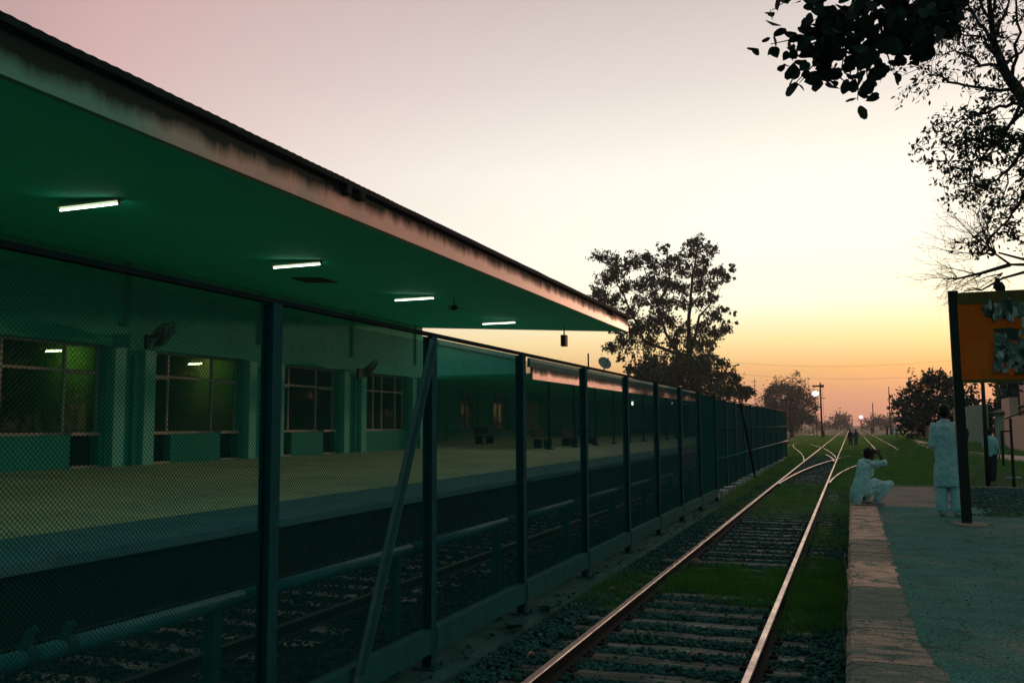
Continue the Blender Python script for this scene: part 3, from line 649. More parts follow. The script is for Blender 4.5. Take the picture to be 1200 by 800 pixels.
# ------------------------------------------------------------------ set-back wing and low veranda beyond
wg = thing('station_wing', 'set back flat roofed wing with two tall narrow windows beyond the canopy', 'building', (-23, 50, .9))
WX = -23.0; WZ = LPZ(WX)
wins = [(51.9, 54.8), (57.4, 60.5)]
mb = MB(); ed = [38.32]+[e for w in wins for e in w]+[62.2]
for k in range(0, len(ed), 2): mb.box(WX-.35, WX, ed[k], ed[k+1], 2.05, 5.0)
mb.box(WX-.35, WX, 38.32, 62.2, 5.0, 7.05); obj('wall', mb, 'wall_paint', wg)
obj('dado', MB().box(WX-.36, WX+.03, 38.32, 62.2, WZ-.5, 2.05), 'wall_dado', wg)
obj('parapet', MB().box(WX-.40, WX+.10, 38.32, 62.3, 7.05, 7.40), 'band_teal', wg)
obj('rear_wall', MB().box(-31, WX-.36, 38.35, 62.19, .5, 6.9), 'wall_dado', wg)
for a, b in wins:
    fr = MB(); xg = WX-.22
    for y in (a+.04, (a+b)/2-.3, b-.9): fr.box(xg-.03, xg+.05, y-.04, y+.04, 2.06, 4.99)
    for z in (2.10, 3.8, 4.95): fr.box(xg-.028, xg+.048, a, b-.86, z-.04, z+.04)
    w = obj('window', fr, 'frame_paint', wg)
    obj('pane', MB().box(xg-.01, xg, a, b-.9, 2.1, 4.95), 'window_glass', w)
    obj('shutter', MB().box(WX-.2, WX-.12, b-.86, b, 2.06, 4.99), 'wall_dado', wg)
for y in (48.4, 49.6): obj('rain_pipe', MB().tube((WX+.1, y, WZ), (WX+.1, y, 3.2), .06), 'pilaster_paint', wg, smooth=True)
vr = thing('veranda', 'low platform veranda with stained pink fascia and row of slim posts', 'veranda', (-14, 65, .9))
VX, V0, V1 = -14.0, 39.9, 104.0
obj('fascia', MB().box(VX-.12, VX, V0, V1, 4.42, 5.00), 'fascia_low', vr)
obj('upper_fascia', MB().box(VX-.2, VX-.06, V0-.2, V1, 5.0, 5.42), 'band_teal', vr)
obj('sun_block_wall', MB().box(-22.9, VX-.3, V1-.2, V1, .8, 4.54), 'wall_dado', vr)  # wall added at the far end to keep low sun out of the veranda
obj('soffit', MB().box(-22.9, VX-.12, V0, V1, 4.55, 4.70), 'soffit_paint', vr)
obj('roof', MB().box(-29, VX-.2, 62.3, V1, 5.0, 5.25), 'roof_sheet', vr)
obj('rear_wall', MB().box(-23.3, -22.92, 62.3, V1, .8, 4.55), 'wall_paint', vr)
obj('pale_panel', MB().box(-22.92, -22.84, 63, 66.4, 1.9, 4.0), 'frame_paint', vr)
obj('rear_dado', MB().box(-22.92, -22.86, 62.4, V1, .9, 1.9), 'wall_dado', vr)
for y in (43.2, 47.6, 52.0, 56.4, 60.8, 65.2, 69.6, 74.0, 78.4, 82.8, 87.2, 91.6, 96.0):
    c = obj('column', MB().tube((VX-.3, y, .9), (VX-.3, y, 4.55), .075, n=10), 'fence_dark', vr, smooth=True)
    obj('base_plate', MB().box(VX-.48, VX-.12, y-.18, y+.18, .98, 1.12), 'fence_dark', c)
bench = None
for y, x, lab in ((44.9, -15.2, 'dark bench on the veranda between its first two posts'), (49.8, -15.2, 'dark bench on the veranda between its second and third posts'), (54.2, -15.4, 'dark bench on the veranda, third from its near end'), (47.3, -19.5, 'dark bench against the rear of the veranda')):
    z = LPZ(x)
    if bench is None:
        bench = thing('bench', lab, 'bench', (x, y, z), 'dark benches under the veranda'); b0 = Vector((x, y, z))
        obj('seat', MB().box(x-.22, x+.22, y-.95, y+.95, z+.42, z+.47), 'door_dark', bench)
        obj('backrest', MB().box(x-.28, x-.22, y-.95, y+.95, z+.55, z+.98), 'door_dark', bench)
        for s_ in (-.8, .8): obj('leg', MB().box(x-.24, x+.2, y+s_-.04, y+s_+.04, z, z+.42), 'door_dark', bench)
    else: dup(bench, Vector((x, y, z))-b0, lab)
for (px, py, Y, lab) in ((714, 461, 75, 'small lit lamp under the veranda roof near its middle'), (741, 471, 84, 'tall lit lamp on a veranda post, brightest under its roof'), (788, 471, 95, 'tiny lit lamp far along the veranda'), (804, 473, 101, 'tiny lit lamp at the far end of the veranda')):
    p = aty(px, py, Y); mb = MB().box(p.x-.08, p.x+.08, Y-.08, Y+.08, p.z-.12 if px != 741 else p.z-.3, p.z+.05)
    t = thing('veranda_lamp', lab, 'lamp', p, 'lit lamps of the veranda'); obj('lamp_tube', mb, 'small_lamp', t)
    obj('hanger', MB().tube((p.x, Y, p.z+.05), (p.x, Y, 4.57), .02), 'iron', t)
d = aty(708, 426, 66); t = thing('satellite_dish', 'grey satellite dish on the veranda roof', 'satellite dish', (d.x, d.y, 5.25))
ax = Vector((.55, -.55, .45)).normalized(); u = ax.orthogonal().normalized(); w = ax.cross(u); g = MB(); v = []; f = []
for k, r_ in enumerate((.02, .19, .38, .54)):
    for a in range(16): v.append(d+ax*(.35*r_*r_)+(u*math.cos(a*math.pi/8)+w*math.sin(a*math.pi/8))*r_)
for k in range(3):
    for a in range(16): f.append((k*16+a, k*16+(a+1) % 16, k*16+16+(a+1) % 16, k*16+16+a))
o = obj('bowl', g.add(v, f), 'dish_grey', t); md = o.modifiers.new('thick', 'SOLIDIFY'); md.thickness = .03
obj('mast', MB().tube((d.x-.1, d.y+.1, 5.2), d-ax*.05, .04), 'iron', t)
obj('feed_arm', MB().tube(d-Vector((0, 0, .55)), d+ax*.7, .02).sphere(d+ax*.7, .06), 'iron', t)
a_ = aty(689.5, 428, 62.8); t = obj('roof_mast', MB().tube((a_.x, a_.y, 5.2), (a_.x, a_.y, aty(689, 414, 62.8).z), .06).box(a_.x-.3, a_.x+.3, a_.y-.03, a_.y+.03, 6.0, 6.06), 'iron'); tag(t, 'short dark mast standing on the veranda roof left of the dish', 'mast')

# ------------------------------------------------------------------ wire fences
def mesh_panel(w, h, s=.028, r=.0019):
    v = []; f = []
    k = 0
    n = int((w+h)/s)+1
    for dirn in (0, 1):
        for i_ in range(n):
            c = i_*s
            a = max(0, c-h); b = min(w, c)
            if b-a < .01: continue
            p0 = (a, c-a); p1 = (b, c-b)
            if dirn: p0 = (w-p0[0], p0[1]); p1 = (w-p1[0], p1[1])
            o = len(v); x = .0018*(1 if dirn else -1)
            d = Vector((0, p1[0]-p0[0], p1[1]-p0[1])).normalized(); sd = Vector((0, -d.z, d.y))
            for (py_, pz_) in (p0, p1):
                q = Vector((x, py_, pz_)); v += [q+sd*r, q-sd*r*.5+Vector((r*.87, 0, 0)), q-sd*r*.5-Vector((r*.87, 0, 0))]
            f += [(o, o+1, o+4, o+3), (o+1, o+2, o+5, o+4), (o+2, o, o+3, o+5)]
    me = bpy.data.meshes.new('mesh_panel'); me.from_pydata([tuple(q) for q in v], [], f); me.materials.append(M['mesh_wire']); return me
def ibeam(mb, x, y, z0, z1, b=.056, h=.062, t=.010):
    mb.box(x-b, x+b, y-h, y-h+t, z0, z1); mb.box(x-b, x+b, y+h-t, y+h, z0, z1); mb.box(x-t/2, x+t/2, y-h+t, y+h-t, z0, z1)
def hbeam(mb, x, y, z0, z1, b=.052, h=.048, t=.010):   # flanges face the track
    mb.box(x-h, x-h+t, y-b, y+b, z0, z1); mb.box(x+h-t, x+h, y-b, y+b, z0, z1); mb.box(x-h+t, x+h-t, y-t/2, y+t/2, z0, z1)
FX = -3.66
fn = thing('wire_fence', 'tall teal wire mesh fence with steel posts, nearest stretch beside the track', 'fence', (FX, 12, 0))
posts = [-2.4, .1, 2.56, 5.09, 7.54, 10.0, 12.67, 15.3, 17.9, 20.5, 23.2, 26.1]
for y in posts:
    mb = MB(); hbeam(mb, FX, y, .02, 3.09); po = obj('post', mb, 'fence_paint', fn)
    obj('foot_plate', MB().box(FX-.11, FX+.11, y-.11, y+.11, .085, .100).tube((FX+.085, y-.08, .1), (FX+.085, y-.08, .13), .012, n=6).tube((FX+.085, y+.08, .1), (FX+.085, y+.08, .13), .012, n=6), 'fence_paint', po)
obj('top_rail', MB().box(FX-.025, FX+.025, posts[0], posts[-1]+.06, 3.092, 3.125), 'fence_dark', fn)
PM = {}
for a, b in zip(posts, posts[1:]):
    # lower channel beam, pipe rail with its short post
    mb = MB(); mb.box(FX-.05, FX+.055, a+.062, b-.062, .425, .437); mb.box(FX-.05, FX+.055, a+.062, b-.062, .225, .237); mb.box(FX+.040, FX+.052, a+.062, b-.062, .2375, .4245)
    obj('lower_beam', mb, 'fence_beam', fn)
    w = round(b-a-.125, 2)
    if w not in PM: PM[w] = mesh_panel(w, 2.60)
    o = link('mesh_panel', PM[w], fn); o.location = (FX-.012, a+.062, .44); o['kind'] = 'stuff'
    obj('pipe_post', MB().box(-3.90, -3.82, b-.33, b-.25, -.03, 1.09), 'fence_beam', fn)
    obj('rail_pipe', MB().tube((-3.86, a+.005, 1.13), (-3.86, b-.005, 1.13), .047, n=12), 'fence_pipe', fn, smooth=True)
mb = MB(); b0, b1 = Vector((-3.565, 7.40, 3.04)), Vector((-3.560, 6.12, .40)); dd = (b1-b0).normalized(); sd = dd.cross(Vector((1, 0, 0))).normalized()*.04; xx = Vector((.011, 0, 0))
mb.hexa([b0-sd-xx, b0+sd-xx, b0+sd, b0-sd, b1-sd-xx, b1+sd-xx, b1+sd, b1-sd]); mb.hexa([b0-sd, b0-sd*.75, b0-sd*.75+xx*4, b0-sd+xx*4, b1-sd, b1-sd*.75, b1-sd*.75+xx*4, b1-sd+xx*4])
b2 = b1+dd*.35; mb.hexa([b1-sd-xx+dd*.01, b1+sd-xx+dd*.01, b1+sd+dd*.01, b1-sd+dd*.01, b2-sd*.9-xx, b2+sd*.9-xx, b2+sd*.9, b2-sd*.9])
obj('brace', mb, 'brace_paint', fn)
for y, h_ in ((3.42, .10), (3.66, .075)):
    mb = MB(); mb.path([(-3.86, y-.03, 1.17), (-3.85, y, 1.20+h_*.5), (-3.83, y+.02, 1.17+h_)], [.03, .026, .02], 6); mb.tube((-3.86, y-.03, 1.13), (-3.86, y+.03, 1.13), .056, n=12)
    obj('pipe_clamp', mb, 'fence_beam', fn)
FX2 = -4.2
f2 = thing('wire_fence', 'farther set back stretch of teal wire mesh fence with white footings', 'fence', (FX2, 45, 0))
posts2 = [26.5, 29.6, 32.6, 35.4, 38.2, 41.2, 44.2, 47.4, 51.0, 55.2, 59.4, 64.0]
for y in posts2:
    mb = MB(); hbeam(mb, FX2, y, .0, 3.10, .05, .05); obj('post', mb, 'fence_paint', f2)
    for q in (0, .9, 1.8):
        if y+q < 64.5: obj('footing', MB().box(FX2+.05, FX2+.30, y+q-.2, y+q+.25, -.04, random.uniform(.10, .16), jit=.02), 'white_block', f2)
obj('top_rail', MB().box(FX2-.02, FX2+.02, posts2[0], posts2[-1]+.05, 3.10, 3.14), 'fence_dark', f2)
for z in (1.13, 2.1): obj('rail_pipe', MB().tube((FX2+.075, posts2[0], z), (FX2+.075, posts2[-1], z), .022, n=8), 'fence_pipe' if z < 2 else 'fence_paint', f2, smooth=True)
for a, b in zip(posts2, posts2[1:]):
    w = round(b-a-.1, 2)
    if ('f', w) not in PM: PM['f', w] = mesh_panel(w, 3.0, .034, .0030)
    o = link('mesh_panel', PM['f', w], f2); o.location = (FX2-.008, a+.05, .08); o['kind'] = 'stuff'
o = link('mesh_panel', mesh_panel(.45, 2.9), f2); o.rotation_euler = (0, 0, R(88)); o.location = (FX-.06, 26.25, .12); o['kind'] = 'stuff'
obj('brace', MB().path([(FX2+.1, 36.6, 3.05), (FX2+.35, 38.9, .05)], .05, 6), 'fence_dark', f2)
kb = MB(); v = []; f = []; yy = np.arange(-6, 27, .3)
for y in yy:
    e = mnoise.noise(Vector((y*1.3, 2, 0)))*.03
    v += [(-3.40+e, y, -.05), (-3.42+e, y, .045+e*.4), (-3.50+e*.6, y, .085+e*.5), (-4.02, y, .08), (-4.06, y, -.05)]
for k in range(len(yy)-1):
    for s_ in range(4): a = k*5+s_; f.append((a, a+1, a+6, a+5))
kb.add(v, f); struct(obj('kerb', kb, 'kerb_concrete'))
P = scatter(-3.62, -3.42, 6, 26, 30); stones('rubble', np.column_stack([P, np.full(len(P), .095)]), rng.uniform(.012, .035, len(P)), 'ballast_stone')
for (px, py, lab) in ((575, 733, 'sheet of dull debris lying on the kerb by the second visible fence post'), (612, 712, 'crumpled scrap lying against the kerb by a fence post foot')):
    p = atz(px+30, py, .10); mb = MB(); v = [(p.x+random.uniform(-.03, .03)+.10*(i_ % 3-1), p.y+.13*(i_//3-1)+random.uniform(-.03, .03), .105+random.uniform(0, .06)) for i_ in range(9)]
    o = tag(obj('scrap', mb.add(v, [(0,1,4,3), (1,2,5,4), (3,4,7,6), (4,5,8,7)]), 'kerb_concrete'), lab, 'litter'); md = o.modifiers.new('thick', 'SOLIDIFY'); md.thickness = .012

# ------------------------------------------------------------------ grass
def blades(name, P, z, h, wd, m, label):
    n = len(P); a = rng.uniform(0, 2*math.pi, n); l = rng.uniform(.15, .75, n)*h; la = rng.uniform(0, 2*math.pi, n)
    sx, sy = np.cos(a)*wd, np.sin(a)*wd
    b = np.column_stack([P, z])
    v = np.zeros((n, 5, 3))
    v[:, 0] = b-np.column_stack([sx, sy, 0*sx]); v[:, 1] = b+np.column_stack([sx, sy, 0*sx])
    mid = b+np.column_stack([np.cos(la)*l*.3, np.sin(la)*l*.3, h*.6])
    v[:, 2] = mid+np.column_stack([sx, sy, 0*sx])*.7; v[:, 3] = mid-np.column_stack([sx, sy, 0*sx])*.7
    v[:, 4] = b+np.column_stack([np.cos(la)*l, np.sin(la)*l, h])
    o5 = 5*np.arange(n)[:, None]
    f = np.concatenate([np.array([[0, 1, 2]])+o5, np.array([[0, 2, 3]])+o5, np.array([[3, 2, 4]])+o5])
    o = link(name, npmesh(name, v.reshape(-1, 3), f, m), kind='stuff'); o['label'] = label; return o
def nz2(P, s, o=0): return np.array([mnoise.noise(Vector((p[0]*s, p[1]*s, o))) for p in P])
# near tufts across the track and along the platform face
A = scatter(-2.52, -.98, 11.4, 14.6, 1900); na = nz2(A, 1.3); A = A[(1.5+1.1*na-np.abs(A[:, 1]-12.95+.25*(A[:, 0]+1.7)))/1.3 > rng.random(len(A))]
B = scatter(-.84, -.12, 9.4, 16.4, 1900); nb = nz2(B, 1.1, 3); B = B[(2.9+2.0*nb-np.abs(B[:, 1]-12.7))/1.8 > rng.random(len(B))]
C_ = scatter(-3.38, -2.72, 10.4, 13.6, 900); nc = nz2(C_, 1.5, 5); C_ = C_[(1.5+1.1*nc-np.abs(C_[:, 1]-12.0))/1.6 > rng.random(len(C_))]
D = scatter(-.9, -.1, 4.5, 9.5, 260); nd = nz2(D, 1.2, 8); D = D[(nd > .12)]
P = np.concatenate([A, B, C_, D]); h = rng.uniform(.05, .20, len(P))*(.7+.6*np.clip(nz2(P, 2.5, 6)+.5, 0, 1))
blades('grass', P, np.full(len(P), -.01), h, .0045, 'grass', 'bright green grass tuft across the nearest track')
# further verge and field
A = scatter(-4.0, -2.72, 22.5, 70, 220); B = scatter(-2.5, -1.0, 21, 36, 520); nb = nz2(B, .6, 2); B = B[(sstep(21, 25, B[:, 1])*(1-sstep(30, 37, B[:, 1]))+nb*.9 > rng.uniform(.15, .75, len(B)))]
C_ = scatter(-.82, 0.4, 17.2, 75, 420); D = scatter(-2.5, -1.0, 58, 95, 40)
E_ = scatter(.2, 4, 23.8, 70, 330); F_ = scatter(4, 14, 23.8, 70, 170); G_ = scatter(-9, 14, 70, 170, 45)
P = np.concatenate([A, B, C_, D, E_, F_, G_])
for x in (XL, XR): P = P[np.abs(P[:, 0]-x) > .07]
def inpath(P): return (P[:, 0] > 4.3) & (P[:, 0] < 7.5)
# bare sandy path kept clear
PL = [atz(*q, .76) for q in ((1064, 513.5), (1078, 519), (1100, 526.5), (1118, 531), (1150, 535.5), (1200, 542))]
PR = [atz(*q, .76) for q in ((1069, 513), (1090, 518.5), (1112, 524), (1130, 527.5), (1160, 531.5), (1200, 534.5))]
pl = [(p.x, p.y) for p in PL]+[(PL[-1].x+6, PL[-1].y-4)]; pr = [(p.x, p.y) for p in PR]+[(PR[-1].x+6, PR[-1].y-4)]
poly = pl+pr[::-1]
def inside(P, poly):
    r_ = np.zeros(len(P), bool); j_ = len(poly)-1
    for i_ in range(len(poly)):
        xi, yi = poly[i_]; xj, yj = poly[j_]
        c = ((yi > P[:, 1]) != (yj > P[:, 1])) & (P[:, 0] < (xj-xi)*(P[:, 1]-yi)/(yj-yi+1e-12)+xi); r_ ^= c; j_ = i_
    return r_
P = P[~inside(P, poly)]
n1, n2 = nz2(P, .35, 11), nz2(P, 1.1, 12); P = P[(n1+.6*n2+.75) > rng.uniform(0, .8, len(P))]
far = sstep(24, 100, P[:, 1])
h = rng.uniform(.06, .20, len(P))*(1+.5*far)*(.55+.9*np.clip(nz2(P, .8, 14)+.5, 0, 1)); blades('grass', P, gz(P[:, 0], P[:, 1])-.01, h, .006+.022*far, 'grass_dark', 'rough green grass of the verge beyond the platform')
P = scatter(2.0, 5, 15.6, 17.0, 260); n_ = nz2(P, 1.6, 4); P = P[n_ > .05]
blades('grass', P, np.full(len(P), .768), rng.uniform(.02, .06, len(P)), .004, 'grass_dark', 'low weeds in the gravel behind the sign post')
v = []; f = []
for k in range(len(pl)): 
    for (x, y) in (pl[k], pr[k]): v.append((x, y, float(gz(x, y))+.02))
n = len(pl); struct(obj('path', MB().add(v, [(2*k, 2*k+1, 2*k+3, 2*k+2) for k in range(n-1)]), 'path_sand'))

# ------------------------------------------------------------------ foliage
def leaves(centers, normals_jit, size, aspect=.45, shape='diamond', droop=0.0):
    n = len(centers); size = np.asarray(size)*np.ones(n)
    d = rng.normal(size=(n, 3)); d[:, 2] -= droop; d /= np.linalg.norm(d, axis=1, keepdims=True)
    u = np.cross(d, rng.normal(size=(n, 3))); u /= np.linalg.norm(u, axis=1, keepdims=True)
    s = size[:, None]
    if shape == 'diamond':
        nrm = np.cross(d, u)
        v = np.stack([centers-d*s*.5, centers+u*s*aspect*.5+nrm*s*.05, centers+d*s*.5, centers-u*s*aspect*.5+nrm*s*.05], 1)
        f = (np.array([[0, 1, 2, 3]])+4*np.arange(n)[:, None])
        return v.reshape(-1, 3), f
    prof = [(-.45, .0), (-.52, .22), (-.36, .46), (-.05, .52), (.25, .34), (.58, 0), (.25, -.34), (-.05, -.52), (-.36, -.46), (-.52, -.22)]   # heart
    v = np.stack([centers+d*s*a+u*s*b+np.cross(d, u)*s*(.25*abs(b)) for a, b in prof], 1)
    return v.reshape(-1, 3), np.array([list(range(10))])+10*np.arange(n)[:, None]
def clump_pts(c, r, n, flat=1.0):
    m_ = max(3, n//14); sub = rng.normal(size=(m_, 3))*r*.55; sub[:, 2] *= .85*flat       # twig ends within the clump
    k = rng.integers(0, m_, n); q = sub[k]+rng.normal(size=(n, 3))*r*rng.uniform(.10, .30, (m_, 1))[k]
    return np.asarray(c)+q
def branchy(mb, a, b, r0, r1, sag=.12, n=6, k=5):
    a, b = Vector(a), Vector(b); L_ = (b-a).length; off = Vector((random.uniform(-1, 1), random.uniform(-1, 1), random.uniform(-.3, 1)))*L_*sag
    pts = []
    for q in range(n+1):
        t = q/n; pts.append(a.lerp(b, t)+off*(4*t*(1-t))+Vector((random.uniform(-1, 1), random.uniform(-1, 1), random.uniform(-1, 1)))*L_*.012*(0 < t < 1))
    mb.path(pts, [r0+(r1-r0)*(q/n)**.8 for q in range(n+1)], k); return pts
def tree(name, label, cat, base, stems, clumps, leafm, size, per, barkm='bark', r0=.3, aspect=.45, group=None, droop=.3, rtw=.03):
    """stems: list of polylines (first from the base); clumps: (centre, radius)"""
    t = thing(name, label, cat, base, group)
    tk = MB(); nodes = []
    for i_, st in enumerate(stems):
        pts = [Vector(p) for p in st]; rr = r0 if i_ == 0 else r0*.6
        fine = []
        for p, q in zip(pts, pts[1:]):
            for k in range(4): fine.append(p.lerp(q, k/4)+Vector((random.uniform(-1, 1), random.uniform(-1, 1), 0))*(p-q).length*.02)
        fine.append(pts[-1])
        rad = [rr*(1-.75*k/(len(fine)-1)) for k in range(len(fine))]
        tk.path(fine, rad, 8); nodes += list(zip(fine, rad))
    for c, r_ in clumps:
        c = Vector(c); best = min(nodes, key=lambda q: (q[0]-c).length+max(0, (q[0].z-c.z))*.8)
        pts = branchy(tk, best[0], c, min(best[1]*.6, rtw*3), rtw*.5, .10, 5, 5)
        for _ in range(3): branchy(tk, c, c+Vector((random.uniform(-1, 1), random.uniform(-1, 1), random.uniform(-.5, 1)))*r_*.9, rtw*.5, rtw*.2, .2, 3, 4)
        nodes.append((pts[3], rtw*1.5))
    obj('trunk', tk, barkm, t, smooth=True)
    C3 = np.concatenate([clump_pts(c, r_, max(6, int(per*16*(r_/size)**2*.5))) for c, r_ in clumps])
    v, f = leaves(C3, 0, rng.uniform(.6, 1.25, len(C3))*size, aspect, droop=droop)
    link('crown', npmesh('crown', v, f, leafm), t, kind='stuff')
    return t
def zpx(o, s, z, Y, dy=2.5):       # clumps read in an enlarged view of the photograph, set at depth Y with spread
    out = []
    for x, y, r_ in z:
        q = Y+random.uniform(-dy, dy); p = aty(o[0]+x/s, o[1]+y/s, q); out.append((p, r_/s/1050*q*1.02))
    return out
euc = [(170,165,30),(230,180,35),(240,240,42),(210,270,38),(160,330,38),(190,370,40),(290,200,30),(340,190,38),(390,170,33),(430,210,33),(480,130,26),(480,200,38),(530,170,28),(600,100,28),(640,110,32),(690,135,26),(660,180,32),(600,160,33),(560,230,38),(640,240,36),(720,240,33),(790,220,20),(760,260,28),(700,290,28),(640,300,36),(560,310,38),(490,290,38),(420,280,40),(360,300,36),(300,310,36),(420,360,45),(350,380,33),(490,370,33),(560,390,33),(640,380,33),(700,350,28),(750,410,20),(805,425,13),(700,440,33),(770,490,26),(720,520,33),(650,500,40),(560,500,36),(500,470,33),(520,560,36),(440,480,45),(380,480,40),(320,440,35),(400,560,45),(240,430,38),(270,500,40),(220,590,33),(300,560,45),(660,570,45),(600,560,33),(310,690,24),(270,640,22),(250,370,35),(330,510,35),(460,420,35)]
Y = 96; pz = lambda x, y: aty(660+x/4, 260+y/4, Y)
b = pz(600, 800); b.z = 0
tree('eucalyptus_tree', 'tall airy tree rising behind the end of the canopy against bright sky', 'tree', b,
     [[b, pz(590, 640), pz(590, 480), pz(600, 300), pz(630, 130)], [pz(590, 640), pz(640, 440), pz(720, 350)], [pz(595, 700), pz(480, 520), pz(440, 380), pz(380, 220)], [pz(540, 620), pz(380, 560), pz(300, 380), pz(220, 220)], [pz(440, 400), pz(500, 280), pz(490, 160)]],
     zpx((660, 260), 4, euc, Y, 3.5), 'leaf_euc', .34, 10.0, r0=.33, aspect=.5, droop=.8, rtw=.022)
def bush(name, label, cat, cl, Y, leafm, size, per, group=None, dy=2.0, **k):
    cc = zpx((0, 0), 1, cl, Y, dy); mx = sum(c[0].x for c in cc)/len(cc); z0 = float(gz(mx, Y)); top = max(c[0].z for c in cc)
    b = Vector((mx, Y, z0)); return tree(name, label, cat, b, [[b, b+Vector((.1, 0, (top-z0)*.35)), b+Vector((.0, .1, (top-z0)*.75))]], cc, leafm, size, per, group=group, **k)
bush('bushy_tree', 'dense bushy tree at the foot of the tall airy tree, behind the fence', 'tree', [(760,425,16),(778,432,18),(795,430,17),(815,428,18),(832,436,16),(765,445,18),(790,450,20),(815,450,20),(838,452,16),(748,440,12),(845,425,7),(850,440,8),(805,418,10),(828,418,9)], 90, 'leaf_bush', .42, 9, dy=3, r0=.3)
bush('bushy_tree', 'small dark bush to the right of the bushy tree, just above the fence top', 'tree', [(858,450,10),(866,458,11),(874,462,9),(850,460,12),(878,456,4),(864,443,5)], 84, 'leaf_bush', .34, 8, dy=2, r0=.18)
bush('round_tree', 'wide rounded tree fading in haze left of the semaphore signal', 'tree', [(903,462,11),(915,455,10),(928,456,12),(940,462,12),(949,472,8),(910,475,14),(925,475,14),(938,484,14),(900,480,12),(915,490,13),(930,496,12),(945,490,9),(955,478,4)], 175, 'leaf_tree', .45, 7, dy=6, r0=.4)
bush('dark_tree', 'large dark tree standing behind the white clothed standing man', 'tree', [(1060,480,13),(1072,465,13),(1085,455,13),(1098,447,11),(1088,442,7),(1112,455,12),(1075,485,16),(1092,475,16),(1108,475,15),(1065,497,12),(1085,498,14),(1105,497,13),(1050,472,4),(1054,465,4),(1066,452,4),(1122,468,13),(1122,488,13),(1120,445,6),(1046,478,3)], 96, 'leaf_tree', .42, 8, dy=3, r0=.35)
bush('dark_tree', 'hazy green tree seen below the orange board beside the thin pole', 'tree', [(1140,470,13),(1128,478,12),(1165,478,14),(1180,468,12),(1195,462,14),(1172,488,14),(1150,490,10),(1190,480,12),(1185,452,10),(1160,500,12),(1145,505,8),(1178,500,10)], 78, 'leaf_bush', .40, 6, dy=3, r0=.25)
hid = [(15.5, 88, 10), (17, 96, 10.5), (19, 104, 11), (16.5, 80, 10), (14, 70, 9), (18, 112, 11), (21, 120, 11.5), (24, 128, 12), (14, 40, 8.5), (17, 50, 9.5), (15, 58, 8), (19, 64, 10), (17, 74, 9), (22, 82, 10.5), (21, 94, 9.5), (26, 104, 11), (13, 32, 8), (27, 70, 11), (25, 56, 11)]  # unseen trees added to block low sun and darken window reflections
for k, (x, y, hh) in enumerate(hid):
    cc = [(Vector((x+random.gauss(0, 1.7), y+random.gauss(0, 1.7), .8+hh*random.uniform(.25, .95))), random.uniform(1.0, 1.9)) for _ in range(16)]
    bb = Vector((x, y, .7)); tree('sunblock_tree', 'tree of an unseen row added right of the view to block low sun', 'tree', bb, [[bb, bb+Vector((.1, 0, hh*.4)), bb+Vector((0, .2, hh*.8))]], cc, 'leaf_bush', .5, 5, r0=.22, group='unseen trees added to block low sun')
far_tr = [(985,492,[(985,492,9),(978,497,6),(992,498,6)],330,'small hazy tree just right of the semaphore post at the horizon'), (1022,495,[(1018,497,6),(1026,494,7),(1036,495,7),(1045,496,6)],320,'hazy tree clump below the faint lamp at the horizon right of the rails'), (967,497,[(960,499,6),(970,500,6)],360,'faint low hazy tree behind the semaphore post')]
for _, _, cl, Y, lab in far_tr: bush('hazy_tree', lab, 'tree', cl, Y, 'leaf_tree', .7, 8, group='hazy trees at the horizon', dy=8, r0=.3)
C3 = []
for k in range(260):
    a = random.uniform(-1, 1); y = random.uniform(430, 620); x = a*330
    if abs(x+1) < 14: continue
    C3.append(clump_pts((x, y, random.uniform(.5, 7.5)), random.uniform(3, 6), 70, .7))
C3 = np.concatenate(C3); v, f = leaves(C3, 0, rng.uniform(1.2, 2.4, len(C3)), .6)
o = link('woods', npmesh('woods', v, f, 'leaf_tree'), kind='stuff'); o['label'] = 'far off hazy wood along the horizon'

